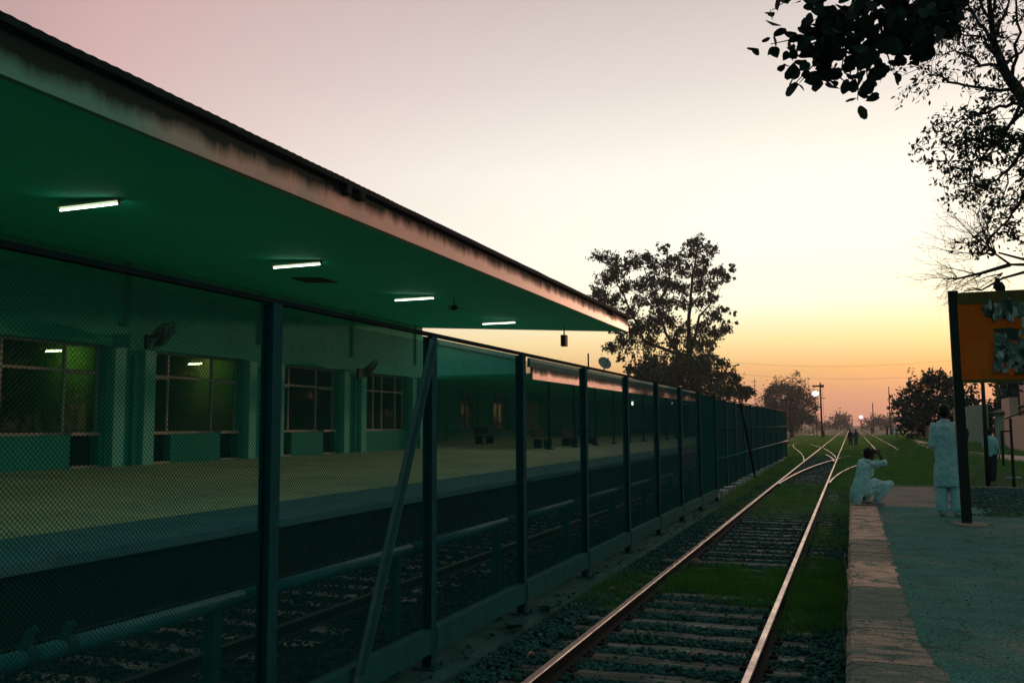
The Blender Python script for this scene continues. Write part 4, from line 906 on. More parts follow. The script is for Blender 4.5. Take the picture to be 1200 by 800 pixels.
# near branch of big leaves at the top of the picture; its tree stands on the platform outside the view
def near_tree():
    base = Vector((4.6, 8.6, .76)); t = thing('broadleaf_tree', 'black silhouetted branch of large round leaves hanging into the top edge', 'tree', base)
    mb = MB(); top = Vector((4.3, 8.5, 6.3))
    mb.path([base, base+Vector((-.1, .05, 1.6)), base+Vector((-.15, -.05, 3.4)), top, top+Vector((.2, .2, 2.2))], [.26, .21, .18, .15, .06], 10)
    q = lambda x, y, Y: aty(x, y, Y)
    main = [top-Vector((0, 0, .6)), q(1180, -70, 8.4), q(1110, -40, 8.3), q(1050, -10, 8.2), q(1000, 20, 8.1), q(975, 50, 8.0)]
    mb.path(main, [.09, .07, .055, .04, .03, .015], 7)
    tips = [((1050, -20), (905, 12), 8.0), ((1000, 20), (903, 52), 7.9), ((990, 40), (922, 68), 8.1), ((985, 30), (930, 100), 8.0), ((985, 45), (958, 100), 8.2), ((1000, 30), (1005, 118), 8.1), ((1020, 20), (1018, 105), 8.3), ((1030, 20), (1045, 84), 8.2), ((1060, 10), (1072, 66), 8.3), ((1080, 0), (1110, 40), 8.4), ((1100, -10), (1128, 8), 8.4), ((1060, 0), (1045, 60), 8.2), ((1000, 10), (960, 60), 7.9), ((1040, -10), (950, 25), 8.3), ((1000, 0), (985, 85), 8.1), ((1085, -10), (1085, 45), 8.5)]
    lp_ = []; n_all = []
    for (a, b, Y) in tips:
        pts = branchy(mb, q(*a, 8.15), q(*b, Y), .016, .004, .10, 7, 5)
        for k, p in enumerate(pts):
            if k >= 2:
                for _ in range(4 if k < 7 else 3): lp_.append(np.array(p)+rng.normal(size=3)*.055)
    for k in range(240):                                    # the dense heart of the spray
        x, y = random.gauss(1030, 46), random.gauss(14, 30)
        if y > 82-abs(x-1020)*.42 or (abs(x-1037) < 9 and abs(y-37) < 9) or (abs(x-1004) < 7 and abs(y-41) < 7): continue
        lp_.append(np.array(q(x, y, random.uniform(7.7, 8.6))))
    obj('trunk', mb, 'bark_black', t, smooth=True)
    C3 = np.array(lp_); v, f = leaves(C3, 0, rng.uniform(.075, .145, len(C3)), shape='heart', droop=.3)
    link('leaves', npmesh('leaves', v, f, 'leaf_big'), t, kind='stuff')
    C3 = np.concatenate([clump_pts(top+Vector((random.uniform(.5, 3.5), random.uniform(-2.5, 2.5), random.uniform(.3, 3))), 1.0, 130) for _ in range(16)])
    v, f = leaves(C3, 0, rng.uniform(.10, .17, len(C3)), shape='heart'); link('crown', npmesh('crown', v, f, 'leaf_big'), t, kind='stuff')
near_tree()
def twigs(mb, p, d, L_, r_, depth, tips, spread=.55, k=4):
    e = p+d*L_; pts = branchy(mb, p, e, r_, r_*.55, .08, 5, k)
    if depth == 0: tips.append(pts); return
    for q in range(random.choice((2, 3, 3))):
        s_ = pts[random.randint(2, 5)] if q else pts[-1]
        nd = (d+Vector((random.gauss(0, spread), random.gauss(0, spread), random.gauss(.02, spread*.8)))).normalized()
        twigs(mb, s_, nd, L_*random.uniform(.55, .8), r_*.55, depth-1, tips, spread, 4)
def fine_tree():
    base = Vector((5.6, 14.6, .76)); t = thing('acacia_tree', 'fine leaved tree with arching boughs at the upper right edge', 'tree', base)
    mb = MB(); q = lambda x, y, Y=14: aty(x, y, Y)
    mb.path([base, base+Vector((.1, 0, 1.8)), Vector((5.2, 14.4, 4.2)), Vector((4.6, 14.2, 5.6)), q(1225, 150), q(1197, 112), q(1178, 85), q(1165, 50), q(1160, 10), q(1155, -60)], [.24, .2, .17, .13, .11, .085, .065, .045, .035, .02], 9)
    boughs = [[(1195, 108), (1150, 105), (1110, 95), (1085, 80)], [(1172, 70), (1150, 45), (1115, 35)], [(1166, 50), (1140, 20), (1125, -10)], [(1162, 30), (1150, 5), (1140, -20)], [(1185, 90), (1195, 40), (1190, -20)], [(1180, 80), (1210, 40)], [(1197, 115), (1185, 150), (1150, 185), (1128, 190)], [(1215, 140), (1190, 190), (1160, 215), (1122, 217)], [(1220, 150), (1205, 220), (1180, 260), (1160, 278)], [(1200, 120), (1160, 130), (1135, 140), (1110, 145)], [(1165, 40), (1180, 10), (1185, -20)], [(1178, 85), (1150, 75), (1125, 60), (1100, 65)], [(1210, 130), (1195, 175), (1175, 230)], [(1225, 150), (1215, 220), (1200, 275)], [(1160, 20), (1172, -20)], [(1205, 125), (1170, 160), (1145, 165)]]
    pts_l = []; ln = []
    for bg_ in boughs:
        Y = 14+random.uniform(-.7, .7); pp = [q(*bg_[0])]+[q(*p, Y) for p in bg_[1:]]
        fine = []
        for a, b in zip(pp, pp[1:]):
            for k in range(4): fine.append(a.lerp(b, k/4)+Vector((random.gauss(0, .02), random.gauss(0, .02), random.gauss(0, .02))))
        fine.append(pp[-1]); mb.path(fine, [.030*(1-.75*k/(len(fine)-1)) for k in range(len(fine))], 5)
        low = bg_[-1][1] > 120
        for p in fine[2:]:
            tips = []; 
            for _ in range(2): twigs(mb, p, Vector((random.gauss(-.3, .6), random.gauss(0, .6), random.gauss(-.1 if low else .4, .6))).normalized(), random.uniform(.2, .42), .007, 1, tips, .6, 3)
            for tp in tips:
                for s_ in tp[1:]:
                    for _ in range(2 if low else 1): pts_l.append(np.array(s_)+rng.normal(size=3)*.045)
    obj('trunk', mb, 'bark_black', t, smooth=True)
    C3 = np.array(pts_l); v, f = leaves(C3, 0, rng.uniform(.05, .115, len(C3)), .42, droop=.8); link('leaves', npmesh('leaves', v, f, 'leaf_fine'), t, kind='stuff')
    C3 = np.concatenate([clump_pts(Vector((random.uniform(5, 8), random.uniform(12.5, 17), random.uniform(4.5, 9))), 1.0, 260) for _ in range(16)])
    v, f = leaves(C3, 0, rng.uniform(.08, .15, len(C3)), .42); link('crown', npmesh('crown', v, f, 'leaf_fine'), t, kind='stuff')
fine_tree()
def bare_tree():
    base = Vector((7.4, 21.5, .76)); t = thing('bare_tree', 'leafless tree with thin spreading twigs behind the orange board', 'tree', base)
    mb = MB(); q = lambda x, y, Y=21: aty(x, y, Y); tips = []
    mb.path([base, base+Vector((-.1, 0, 1.6)), Vector((7.0, 21.3, 4.0)), q(1290, 290), q(1270, 200)], [.2, .17, .14, .11, .06], 9)
    for bg_ in ([(1290, 300), (1240, 308), (1200, 310), (1184, 310), (1167, 298)], [(1290, 310), (1240, 315), (1200, 319), (1175, 326), (1150, 340)], [(1184, 310), (1150, 320), (1120, 327)], [(1285, 280), (1240, 300), (1200, 304), (1170, 296)]):
        pp = [q(*p) for p in bg_]; mb.path(pp, [.05*(1-.6*k/(len(pp)-1)) for k in range(len(pp))], 6)
    for st, ends in (((1167, 298), [(1116, 248), (1122, 270), (1112, 285), (1140, 245), (1130, 258), (1150, 250), (1110, 297), (1125, 300)]), ((1160, 293), [(1145, 250), (1160, 255)]), ((1167, 298), [(1160, 278), (1152, 262)]), ((1120, 327), [(1095, 325), (1112, 318), (1108, 330)]), ((1150, 322), [(1115, 330), (1120, 340), (1108, 312)]), ((1150, 340), [(1125, 345), (1135, 338)]), ((1175, 320), [(1140, 330), (1150, 335), (1165, 336)])):
        for e in ends:
            Y = 21+random.uniform(-.8, .8); a = q(*st); b = q(*e, Y); pts = branchy(mb, a, b, .017, .005, .08, 8, 4)
            for p in pts[2:]:
                twigs(mb, p, ((b-a).normalized()+Vector((random.gauss(0, .5), random.gauss(0, .5), random.gauss(0, .5)))).normalized(), random.uniform(.25, .5), .0055, 2 if random.random() < .5 else 1, tips, .45, 3)
    b0 = q(1111, 352, 24); 
    obj('trunk', mb, 'bark', t, smooth=True)
bare_tree()

# ------------------------------------------------------------------ name board
SY = 15.17; sl = Vector((1.52, SY, .75)); st_ = aty(1114, 344, SY); 
sg = thing('name_board', 'orange station board on black posts, peeling papers stuck on it', 'sign', (1.55, SY, .76))
ztop, zbot = aty(1116, 342, SY).z, aty(1125, 449, SY).z; x0 = aty(1116, 400, SY).x; x1 = x0+2.35
def lean_post(xb, xt, parent):
    mb = MB(); w = .068; v = []
    for (x, z) in ((xb, .70), (xt, ztop+.01)): v += [(x-w, SY-.06, z), (x+w, SY-.06, z), (x+w, SY+.06, z), (x-w, SY+.06, z)]
    obj('post', mb.hexa(v), 'post_black', parent)
xb_ = aty(1133, 611, SY).x
lean_post(xb_, st_.x+.03, sg); lean_post(x1+.02, x1-.05, sg)
sh = (st_.x+.03-xb_)/(ztop-.7)
def bx(x, z): return x+sh*(z-zbot)
f0 = SY-.062
def board_quad(xa, xb, za, zb, y0, y1, m, name, parent):
    return obj(name, MB().hexa([(bx(xa, za), y0, za), (bx(xb, za), y0, za), (bx(xb, za), y1, za), (bx(xa, za), y1, za), (bx(xa, zb), y0, zb), (bx(xb, zb), y0, zb), (bx(xb, zb), y1, zb), (bx(xa, zb), y1, zb)]), m, parent)
xa_ = x0+.10
bd = board_quad(xa_, x1-.1, zbot, ztop-.03, f0, f0+.03, 'orange_board', 'board', sg)
board_quad(xa_, x1-.1, ztop-.21, ztop-.028, f0-.012, f0-.001, 'board_edge', 'top_strip', sg)
board_quad(xa_, x1-.1, zbot-.002, zbot+.05, f0-.010, f0-.001, 'board_edge', 'bottom_strip', sg)
def flake(px, py, w, h, m, lift, seed, parent=bd):
    p = aty(px, py, SY); v = []; n = 26 if w > 15 else 14
    for k in range(n):
        a = 2*math.pi*k/n; c, s_ = math.cos(a), math.sin(a); sq = 1/max(abs(c), abs(s_))**.6
        j_ = 1+.35*mnoise.noise(Vector((c*1.6, s_*1.6, seed)))+.22*mnoise.noise(Vector((c*4, s_*4, seed)))
        v.append((p.x+w/2/72*c*sq*j_, f0-.003-lift+(.004*random.random()), p.z+h/2/72*s_*sq*j_))
    v += [(q[0], f0-.001, q[2]) for q in v]
    fs = [tuple(range(n)), ]+[(k, k+n, (k+1) % n+n, (k+1) % n) for k in range(n)]
    obj('paper_scrap', MB().add(v, fs), m, parent)
for k, (px, py, w, h, m) in enumerate([(1177, 363, 42, 19, 'glue_dark'), (1160, 363, 9, 15, 'paper_grey'), (1172, 362, 11, 20, 'paper_grey'), (1184, 363, 9, 19, 'paper_grey'), (1194, 362, 10, 18, 'paper_grey'), (1156, 358, 4, 10, 'paper_pale'), (1166, 357, 4, 9, 'paper_pale'), (1189, 366, 3, 10, 'paper_pale'), (1176, 366, 4, 8, 'paper_pale'),
        (1183, 413, 28, 42, 'glue_dark'), (1178, 405, 20, 26, 'paper_grey'), (1190, 400, 16, 24, 'paper_grey'), (1172, 425, 12, 20, 'paper_grey'), (1184, 420, 11, 19, 'paper_pale'), (1193, 425, 9, 22, 'paper_grey'), (1168, 400, 5, 16, 'paper_pale'), (1197, 393, 7, 12, 'paper_pale'), (1179, 387, 22, 4, 'glue_dark'), (1190, 435, 8, 8, 'glue_dark'), (1180, 434, 10, 6, 'paper_pale'), (1199, 378, 5, 14, 'paper_pale')]):
    flake(px, py, w, h, m, .002+.0025*k*.5, k*3.1)
for k in range(34):
    px, py = 1177+random.gauss(0, 11), 362+random.gauss(0, 6)
    if 1152 < px < 1203 and 351 < py < 375: flake(px, py, random.uniform(1.5, 4), random.uniform(4, 12), random.choice(['paper_grey', 'paper_grey', 'glue_dark', 'paper_pale']), .03+.0006*k, k*1.7)
for k in range(46):
    px, py = random.uniform(1166, 1201), random.uniform(390, 438)
    flake(px, py, random.uniform(3, 9), random.uniform(4, 13), random.choice(['paper_grey', 'paper_grey', 'glue_dark', 'glue_dark', 'paper_pale', 'orange_board']), .03+.0006*k, k*2.3)
# bird on top of the board
p = aty(1170, 343, SY); bz = ztop-.062
bd_ = thing('bird', 'small dark bird perched upright on top of the orange board', 'bird', (p.x, SY, bz), None, 0.0)
mb = MB()
mb.path([(.02, 0, .03), (.015, 0, .07), (0, 0, .13), (-.005, 0, .175), (-.006, -.004, .20)], [.035, .060, .058, .042, .034], 12, round_=True)
mb.sphere((-.008, -.012, .208), .036, .040, .034, 12, 8)
mb.path([(-.01, -.045, .208), (-.012, -.078, .200)], [.012, .003], 6)
mb.path([(.03, .02, .09), (.075, .03, .03), (.115, .04, -.03)], [.040, .028, .014], 8, flat=.5, round_=True)
for s_ in (-1, 1):
    mb.path([(s_*.045+.005, 0, .16), (s_*.058+.02, .015, .10), (s_*.04+.05, .03, .03)], [.022, .030, .010], 8, flat=.6, round_=True)
    mb.path([(s_*.02, -.01, .05), (s_*.02, -.015, .0)], [.010, .007], 6)
    for q in (-1, 0, 1): mb.tube((s_*.02, -.015, .004), (s_*.02+q*.012, -.045, .004), .004, n=5)
obj('body', mb, 'bird_dark', bd_, smooth=True)

# ------------------------------------------------------------------ people
def evalmesh(mb, voxel, smooth=6, name='body'):
    me = mb.mesh(name, 'skin'); o = bpy.data.objects.new('tmp', me); COL.objects.link(o)
    r_ = o.modifiers.new('r', 'REMESH'); r_.mode = 'VOXEL'; r_.voxel_size = voxel
    s_ = o.modifiers.new('s', 'SMOOTH'); s_.iterations = smooth; s_.factor = .5
    dg = bpy.context.evaluated_depsgraph_get(); m2 = bpy.data.meshes.new_from_object(o.evaluated_get(dg))
    bpy.data.objects.remove(o); m2.name = name
    m2.polygons.foreach_set('use_smooth', [True]*len(m2.polygons)); return m2
def wrinkle(me, amp, sc, stretch=(1, 1, .45), seed=0):
    n = len(me.vertices); co = np.empty(n*3, np.float32); me.vertices.foreach_get('co', co); co = co.reshape(-1, 3)
    nm = np.array([tuple(v.normal) for v in me.vertices])
    d = np.array([mnoise.noise(Vector((p[0]*sc*stretch[0], p[1]*sc*stretch[1], p[2]*sc*stretch[2]+seed)))+.5*mnoise.noise(Vector((p[0]*sc*2.3, p[1]*sc*2.3, p[2]*sc*1.1+seed))) for p in co])
    co += nm*(d*amp)[:, None]; me.vertices.foreach_set('co', co.astype(np.float32).ravel()); me.update()
def setm(me, m): me.materials.clear(); me.materials.append(M[m]); return me
def head(mb, c, fwd, s=1.0):
    c = Vector(c); f = Vector(fwd).normalized(); up = Vector((0, 0, 1)); sd = f.cross(up).normalized(); up = sd.cross(f)
    Rm = Matrix((sd, f, up)).transposed()
    P = lambda a, b, d: c+Rm @ Vector((a, b, d))*s
    mb.sphere(P(0, -.01, .02), .076*s, .096*s, .105*s, 16, 12, rot=Rm)
    mb.sphere(P(0, .035, -.05), .056*s, .056*s, .070*s, 12, 8, rot=Rm)             # jaw
    mb.path([P(0, .085, .015), P(0, .108, -.018), P(0, .09, -.030)], [.010*s, .016*s, .012*s], 8, round_=True)   # nose
    mb.path([P(-.04, .082, .028), P(0, .092, .032), P(.04, .082, .028)], .012*s, 6, round_=True)   # brow
    mb.path([P(-.022, .086, -.058), P(0, .092, -.058), P(.022, .086, -.058)], .008*s, 6, round_=True)
    for k in (-1, 1): mb.sphere(P(k*.080, -.012, -.005), .014*s, .026*s, .034*s, 10, 7, rot=Rm)
    return P, Rm
def hairmesh(P, Rm, s=1.0, back=.0):
    mb = MB()
    mb.sphere(P(0, -.022, .045), .085*s, .100*s, .096*s, 16, 12, rot=Rm)
    mb.sphere(P(0, -.055, -.005), .076*s, .066*s, .085*s, 14, 10, rot=Rm)
    for k in (-1, 1): mb.sphere(P(k*.062, -.005, .03), .024*s, .05*s, .055*s, 10, 8, rot=Rm)
    mb.path([P(-.05, .055, .088), P(.0, .075, .095), P(.05, .055, .088)], .026*s, 8, round_=True)
    me = evalmesh(mb, .011*s, 3, 'hair'); wrinkle(me, .006*s, 55, (1, 1, 1)); return setm(me, 'hair')
def hand(mb, w, d, n, curl=.6, s=1.0, thumb=1):
    """wrist, direction of the fingers, palm normal"""
    w = Vector(w); d = Vector(d).normalized(); n = Vector(n).normalized(); sd = d.cross(n).normalized()
    mb.path([w, w+d*.03*s, w+d*.085*s], [.026*s, .036*s, .036*s], 10, flat=.5, round_=True) if False else None
    for k in (-.022, -.008, .008, .022): mb.path([w+sd*k*.6*s, w+d*.045*s+sd*k*s, w+d*.088*s+sd*k*1.15*s], [.015*s, .016*s, .012*s], 8, round_=True)
    for k, L_ in zip((-.027, -.009, .009, .027), (.072, .085, .088, .066)):
        b = w+d*.088*s+sd*k*s; c1 = curl; p = [b]; dir_ = d.copy()
        for q in range(3):
            dir_ = (dir_*math.cos(c1*.8)+n*math.sin(c1*.8)).normalized(); p.append(p[-1]+dir_*L_*s*(.42, .33, .25)[q])
        mb.path(p, [.0098*s, .0092*s, .0085*s, .0075*s], 8, round_=True)
    b = w+d*.03*s+sd*.026*s*thumb; e = (d*.6+sd*.8*thumb+n*.25).normalized(); e2 = (d*.9+sd*.25*thumb+n*.4).normalized()
    mb.path([b, b+e*.04*s, b+e*.04*s+e2*.032*s, b+e*.04*s+e2*.056*s], [.014*s, .012*s, .010*s, .008*s], 8, round_=True)
def shoe(mb, a, d, s=1.0):
    a = Vector(a); d = Vector(d).normalized()
    mb.path([a-d*.06*s+Vector((0, 0, .045)), a+Vector((0, 0, .05)), a+d*.09*s+Vector((0, 0, .042)), a+d*.16*s+Vector((0, 0, .032))], [.040*s, .044*s, .042*s, .034*s], 10, round_=True)
def standing(name, label, loc, rotz, h=1.76, top='cloth_white', legs='cloth_white', shoes='shoe_pale', kurta=True, arms='forward', lean=0.0, vox=.009, hd=(0, 1, -.1), far=False, stride=0.0, group=None):
    """built facing +Y at unit height 1.76, standing on z = 0"""
    s = h/1.76; t = thing(name, label, 'person', loc, group, rotz)
    V_ = lambda x, y, z: Vector((x*s, y*s, z*s))
    sh_l, sh_r = V_(-.160, -.01, 1.425), V_(.160, -.01, 1.425)
    if arms == 'forward': el = [V_(-.200, -.02, 1.13), V_(.200, -.02, 1.13)]; wr = [V_(-.13, .21, 1.08), V_(.13, .21, 1.10)]
    elif arms == 'down': el = [V_(-.245, -.03, 1.15), V_(.245, -.03, 1.15)]; wr = [V_(-.255, .05, .90), V_(.255, .05, .90)]
    else: el = [V_(-.24, .02, 1.17), V_(.245, -.03, 1.15)]; wr = [V_(-.08, .24, 1.25), V_(.255, .05, .90)]
    hip = [V_(-.095, 0, .92), V_(.095, 0, .92)]; kn = [V_(-.105, .02+stride*.5, .50), V_(.105, .02-stride*.5, .50)]; an = [V_(-.105, -.01+stride, .09), V_(.11, -.01-stride, .09)]
    b = MB()
    b.path([V_(0, 0, .88), V_(0, -.01, 1.0), V_(0, -.02, 1.2), V_(0, -.015, 1.38), V_(0, -.01, 1.46)], [.13*s, .125*s, .13*s, .13*s, .075*s], 16, flat=.72, round_=True)
    b.path([sh_l+V_(.02, 0, -.02), V_(0, -.01, 1.43), sh_r-V_(.02, 0, .02)], [.042*s, .06*s, .042*s], 10, round_=True)
    b.path([V_(0, -.015, 1.44), V_(0, -.005, 1.52), V_(0, .008, 1.58)], [.062*s, .054*s, .052*s], 12, round_=True)
    P, Rm = head(b, V_(0, .015, 1.645), hd, s)
    for k in (0, 1):
        b.path([(sh_l, sh_r)[k], (sh_l, sh_r)[k].lerp(el[k], .5), el[k], el[k].lerp(wr[k], .4), wr[k]], [.044*s, .044*s, .040*s, .038*s, .027*s], 10, round_=True)
        d = (wr[k]-el[k]).normalized(); nn = Vector((1 if k == 0 else -1, 0, .2)) if arms != 'forward' else Vector((0, 0, 1))
        hand(b, wr[k], d, nn, .45, s, thumb=1 if k == 0 else -1)
        b.path([hip[k], hip[k].lerp(kn[k], .45), kn[k], kn[k].lerp(an[k], .35), an[k]], [.088*s, .078*s, .056*s, .054*s, .036*s], 12, round_=True)
        b.path([an[k]+V_(0, -.03, -.05), an[k]+V_(0, .08, -.055), an[k]+V_(0, .15, -.065)], [.034*s, .032*s, .024*s], 8, round_=True)
    body = setm(evalmesh(b, vox, 4), 'skin'); link('body', body, t)
    link('hair', hairmesh(P, Rm, s), t)
    c = MB()
    if kurta:
        c.path([V_(0, .0, .47), V_(0, -.005, .62), V_(0, -.005, .80), V_(0, -.005, .95), V_(0, -.015, 1.12), V_(0, -.022, 1.30), V_(0, -.015, 1.42), V_(0, -.01, 1.485)], [q*s for q in (.205, .200, .190, .182, .168, .176, .158, .085)], 24, flat=.70)
    else:
        c.path([V_(0, .0, .86), V_(0, -.005, .95), V_(0, -.015, 1.12), V_(0, -.022, 1.30), V_(0, -.015, 1.42), V_(0, -.01, 1.485)], [q*s for q in (.185, .182, .178, .192, .182, .085)], 24, flat=.75)
    c.path([sh_l+V_(.03, 0, -.005), V_(0, -.012, 1.465), sh_r+V_(-.03, 0, -.005)], [.062*s, .080*s, .062*s], 12, round_=True)
    for k in (0, 1):
        e = el[k].lerp(wr[k], .88)
        c.path([(sh_l, sh_r)[k]+V_(0, 0, -.005), (sh_l, sh_r)[k].lerp(el[k], .5), el[k], el[k].lerp(wr[k], .5), e], [.068*s, .062*s, .058*s, .054*s, .048*s], 12, round_=True)
    c.path([V_(0, -.01, 1.46), V_(0, -.004, 1.535)], [.078*s, .068*s], 14)
    me = evalmesh(c, vox*1.2, 4, 'shirt'); wrinkle(me, .024*s, 13, (1, 1, .28)); wrinkle(me, .006*s, 22, (1, 1, .6), 3); setm(me, top); link('kurta' if kurta else 'shirt', me, t)
    c = MB()
    for k in (0, 1):
        if kurta: c.path([hip[k]+V_(0, 0, -.10), kn[k]+V_(0, 0, .05), kn[k].lerp(an[k], .4), kn[k].lerp(an[k], .8), an[k]+V_(0, 0, -.02)], [.080*s, .088*s, .094*s, .093*s, .088*s], 14)
        else: c.path([hip[k], hip[k].lerp(kn[k], .5), kn[k], kn[k].lerp(an[k], .6), an[k]+V_(0, 0, -.02)], [.115*s, .098*s, .080*s, .072*s, .068*s], 14)
    c.path([V_(0, 0, .80), V_(0, 0, .93)], [.135*s, .14*s], 16, flat=.75)
    me = evalmesh(c, vox*1.2, 5, 'trousers'); wrinkle(me, .012*s, 12, (1, 1, .8), 5); setm(me, legs); link('trousers', me, t)
    for k in (0, 1):
        m_ = MB(); shoe(m_, an[k]+V_(0, 0, -.09), (-.12 if k == 0 else .12, 1, 0), s); link('shoe', setm(evalmesh(m_, .012, 3, 'shoe'), shoes), t)
    return t
mp = atz(1110, 604, .765)
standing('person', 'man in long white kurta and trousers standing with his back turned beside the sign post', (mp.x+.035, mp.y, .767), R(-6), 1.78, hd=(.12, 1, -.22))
q = atz(1117, 574, .765)
standing('person', 'man almost hidden behind the white clothed standing man, only his dark hair showing', (q.x, q.y, .767), R(172), 1.66, 'cloth_teal', 'cloth_dark', 'shoe_dark', True, 'down', vox=.014)
# squatting photographer
def squatting():
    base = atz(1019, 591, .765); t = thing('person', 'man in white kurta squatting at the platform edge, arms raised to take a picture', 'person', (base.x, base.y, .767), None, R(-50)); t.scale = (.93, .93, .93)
    V_ = Vector   # facing local +Y
    b = MB()
    hip = [V_((-.11, -.17, .27)), V_((.11, -.17, .27))]; kn = [V_((-.19, .33, .42)), V_((.17, .36, .40))]; an = [V_((-.13, -.02, .09)), V_((.12, .05, .09))]
    shl, shr = V_((-.185, -.02, .80)), V_((.185, -.02, .80))
    el = [V_((-.30, .15, .84)), V_((.31, .15, .83))]; wr = [V_((-.11, .19, 1.00)), V_((.115, .19, 1.00))]
    b.path([(0, -.19, .26), (0, -.18, .38), (0, -.12, .56), (0, -.05, .72), (0, -.02, .82)], [.15, .145, .15, .155, .09], 16, flat=.75, round_=True)
    b.path([shl, (0, -.02, .82), shr], [.058, .07, .058], 10, round_=True)
    b.path([(0, -.02, .80), (0, .0, .88), (0, .025, .94)], [.062, .055, .052], 12, round_=True)
    P, Rm = head(b, (0, .045, .995), (0, 1, .02), 1.0)
    for k in (0, 1):
        b.path([(shl, shr)[k], (shl, shr)[k].lerp(el[k], .5), el[k], el[k].lerp(wr[k], .4), wr[k]], [.052, .046, .040, .037, .027], 10, round_=True)
        hand(b, wr[k], (.55 if k == 0 else -.55, .25, .55), (.6 if k == 0 else -.6, .6, 0), .75, 1.0, thumb=-1 if k == 0 else 1)
        b.path([hip[k], hip[k].lerp(kn[k], .5), kn[k], kn[k].lerp(an[k], .4), an[k]], [.090, .08, .058, .054, .037], 12, round_=True)
        b.path([an[k]+V_((0, -.03, -.05)), an[k]+V_((0, .08, -.055)), an[k]+V_((0, .15, -.065))], [.034, .032, .024], 8, round_=True)
    link('body', setm(evalmesh(b, .008, 3), 'skin'), t); link('hair', hairmesh(P, Rm), t)
    c = MB()
    c.path([(0, -.22, .30), (0, -.20, .40), (0, -.13, .56), (0, -.06, .70), (0, -.025, .78), (0, -.015, .845)], [.185, .175, .165, .180, .165, .08], 22, flat=.78)
    c.path([shl+V_((.03, 0, 0)), V_((0, -.02, .82)), shr-V_((.03, 0, 0))], [.075, .085, .075], 12, round_=True)
    c.path([(0, -.26, .40), (0, -.30, .26), (-.02, -.31, .14), (-.03, -.30, .04)], [.15, .17, .165, .13], 18, flat=.5)      # tail of the kurta hanging behind
    c.path([(-.13, -.10, .34), (-.17, .12, .42), (-.18, .28, .39)], [.105, .095, .078], 14, flat=.8, round_=True)
    c.path([(.13, -.10, .34), (.15, .12, .42), (.16, .28, .38)], [.105, .095, .078], 14, flat=.8, round_=True)
    for k in (0, 1): c.path([(shl, shr)[k], (shl, shr)[k].lerp(el[k], .5), el[k], el[k].lerp(wr[k], .18)], [.068, .062, .056, .052], 12, round_=True)
    me = evalmesh(c, .010, 4, 'kurta'); wrinkle(me, .026, 13, (1, 1, .5)); wrinkle(me, .007, 24, (1, 1, .7), 2); link('kurta', setm(me, 'cloth_white'), t)
    c = MB()
    for k in (0, 1):
        c.path([hip[k], hip[k].lerp(kn[k], .5), kn[k]], [.11, .10, .082], 14, round_=True)
        c.path([kn[k], kn[k].lerp(an[k], .45), an[k].lerp(kn[k], .12)], [.085, .088, .070], 14, round_=True)
    me = evalmesh(c, .011, 5, 'trousers'); wrinkle(me, .013, 12, (1, 1, 1), 3); link('trousers', setm(me, 'cloth_white'), t)
    for k in (0, 1):
        m_ = MB(); shoe(m_, an[k]+V_((0, 0, -.09)), (-.15 if k == 0 else .15, 1, 0)); link('shoe', setm(evalmesh(m_, .012, 3, 'shoe'), 'shoe_pale'), t)
    return t
sq = squatting()
Mt = Matrix.Translation(sq.location) @ Matrix.Rotation(R(-50), 4, 'Z')
ph = thing('mobile_phone', 'black phone held up by the squatting man to take a picture', 'phone', Mt @ Vector((0, .225, .965)), None, R(-50))
mb = MB(); mb.box(-.078, .078, -.005, .005, -.038, .038); obj('phone_body', mb, 'black_plastic', ph)
obj('lens', MB().tube((.055, .004, .018), (.055, .009, .018), .010, n=12), 'iron', ph)
# people farther off
q = atz(1162, 548, .76); standing('person', 'man in white shirt and dark trousers walking on the path by the thin pole', (q.x, q.y, float(gz(q.x, q.y))+.01), R(-30), 1.74, 'cloth_white', 'cloth_dark', 'shoe_dark', False, 'bent', vox=.014, stride=.10)
q = atz(1132, 531, .74); standing('person', 'small dark figure standing on the path just right of the sign post', (q.x, q.y, float(gz(q.x, q.y))+.01), R(40), 1.45, 'cloth_dark', 'cloth_teal', 'shoe_dark', False, 'down', vox=.02)
for (px, py, rz, top, lg, ku, lab) in ((997, 523.2, 10, 'cloth_dark', 'cloth_dark', False, 'dark clothed person walking between the rails far down the nearest track'), (1003.5, 523, -30, 'cloth_teal', 'cloth_teal', True, 'greyish robed person walking just right of the dark clothed one on the track'),
        (1040, 512.6, 60, 'cloth_dark', 'cloth_dark', True, 'dark figure at the left end of the small group near the far tree'), (1045.5, 512.2, -60, 'cloth_teal', 'cloth_dark', True, 'second figure from the left in the small group near the far tree'), (1049.5, 511.8, 0, 'cloth_white', 'cloth_pink', True, 'pale clothed figure in the small group near the far tree'), (1056, 512.2, 30, 'cloth_dark', 'cloth_dark', True, 'dark figure at the right end of the small group near the far tree'), (1022, 509.5, 0, 'cloth_dark', 'cloth_teal', True, 'tiny dark figure far off beyond the grass sunk track')):
    q = atz(px, py, .0); standing('person', lab, (q.x, q.y, float(gz(q.x, q.y))+.02), R(rz), 1.70, top, lg, 'shoe_dark', ku, 'down', vox=.03, stride=.05)

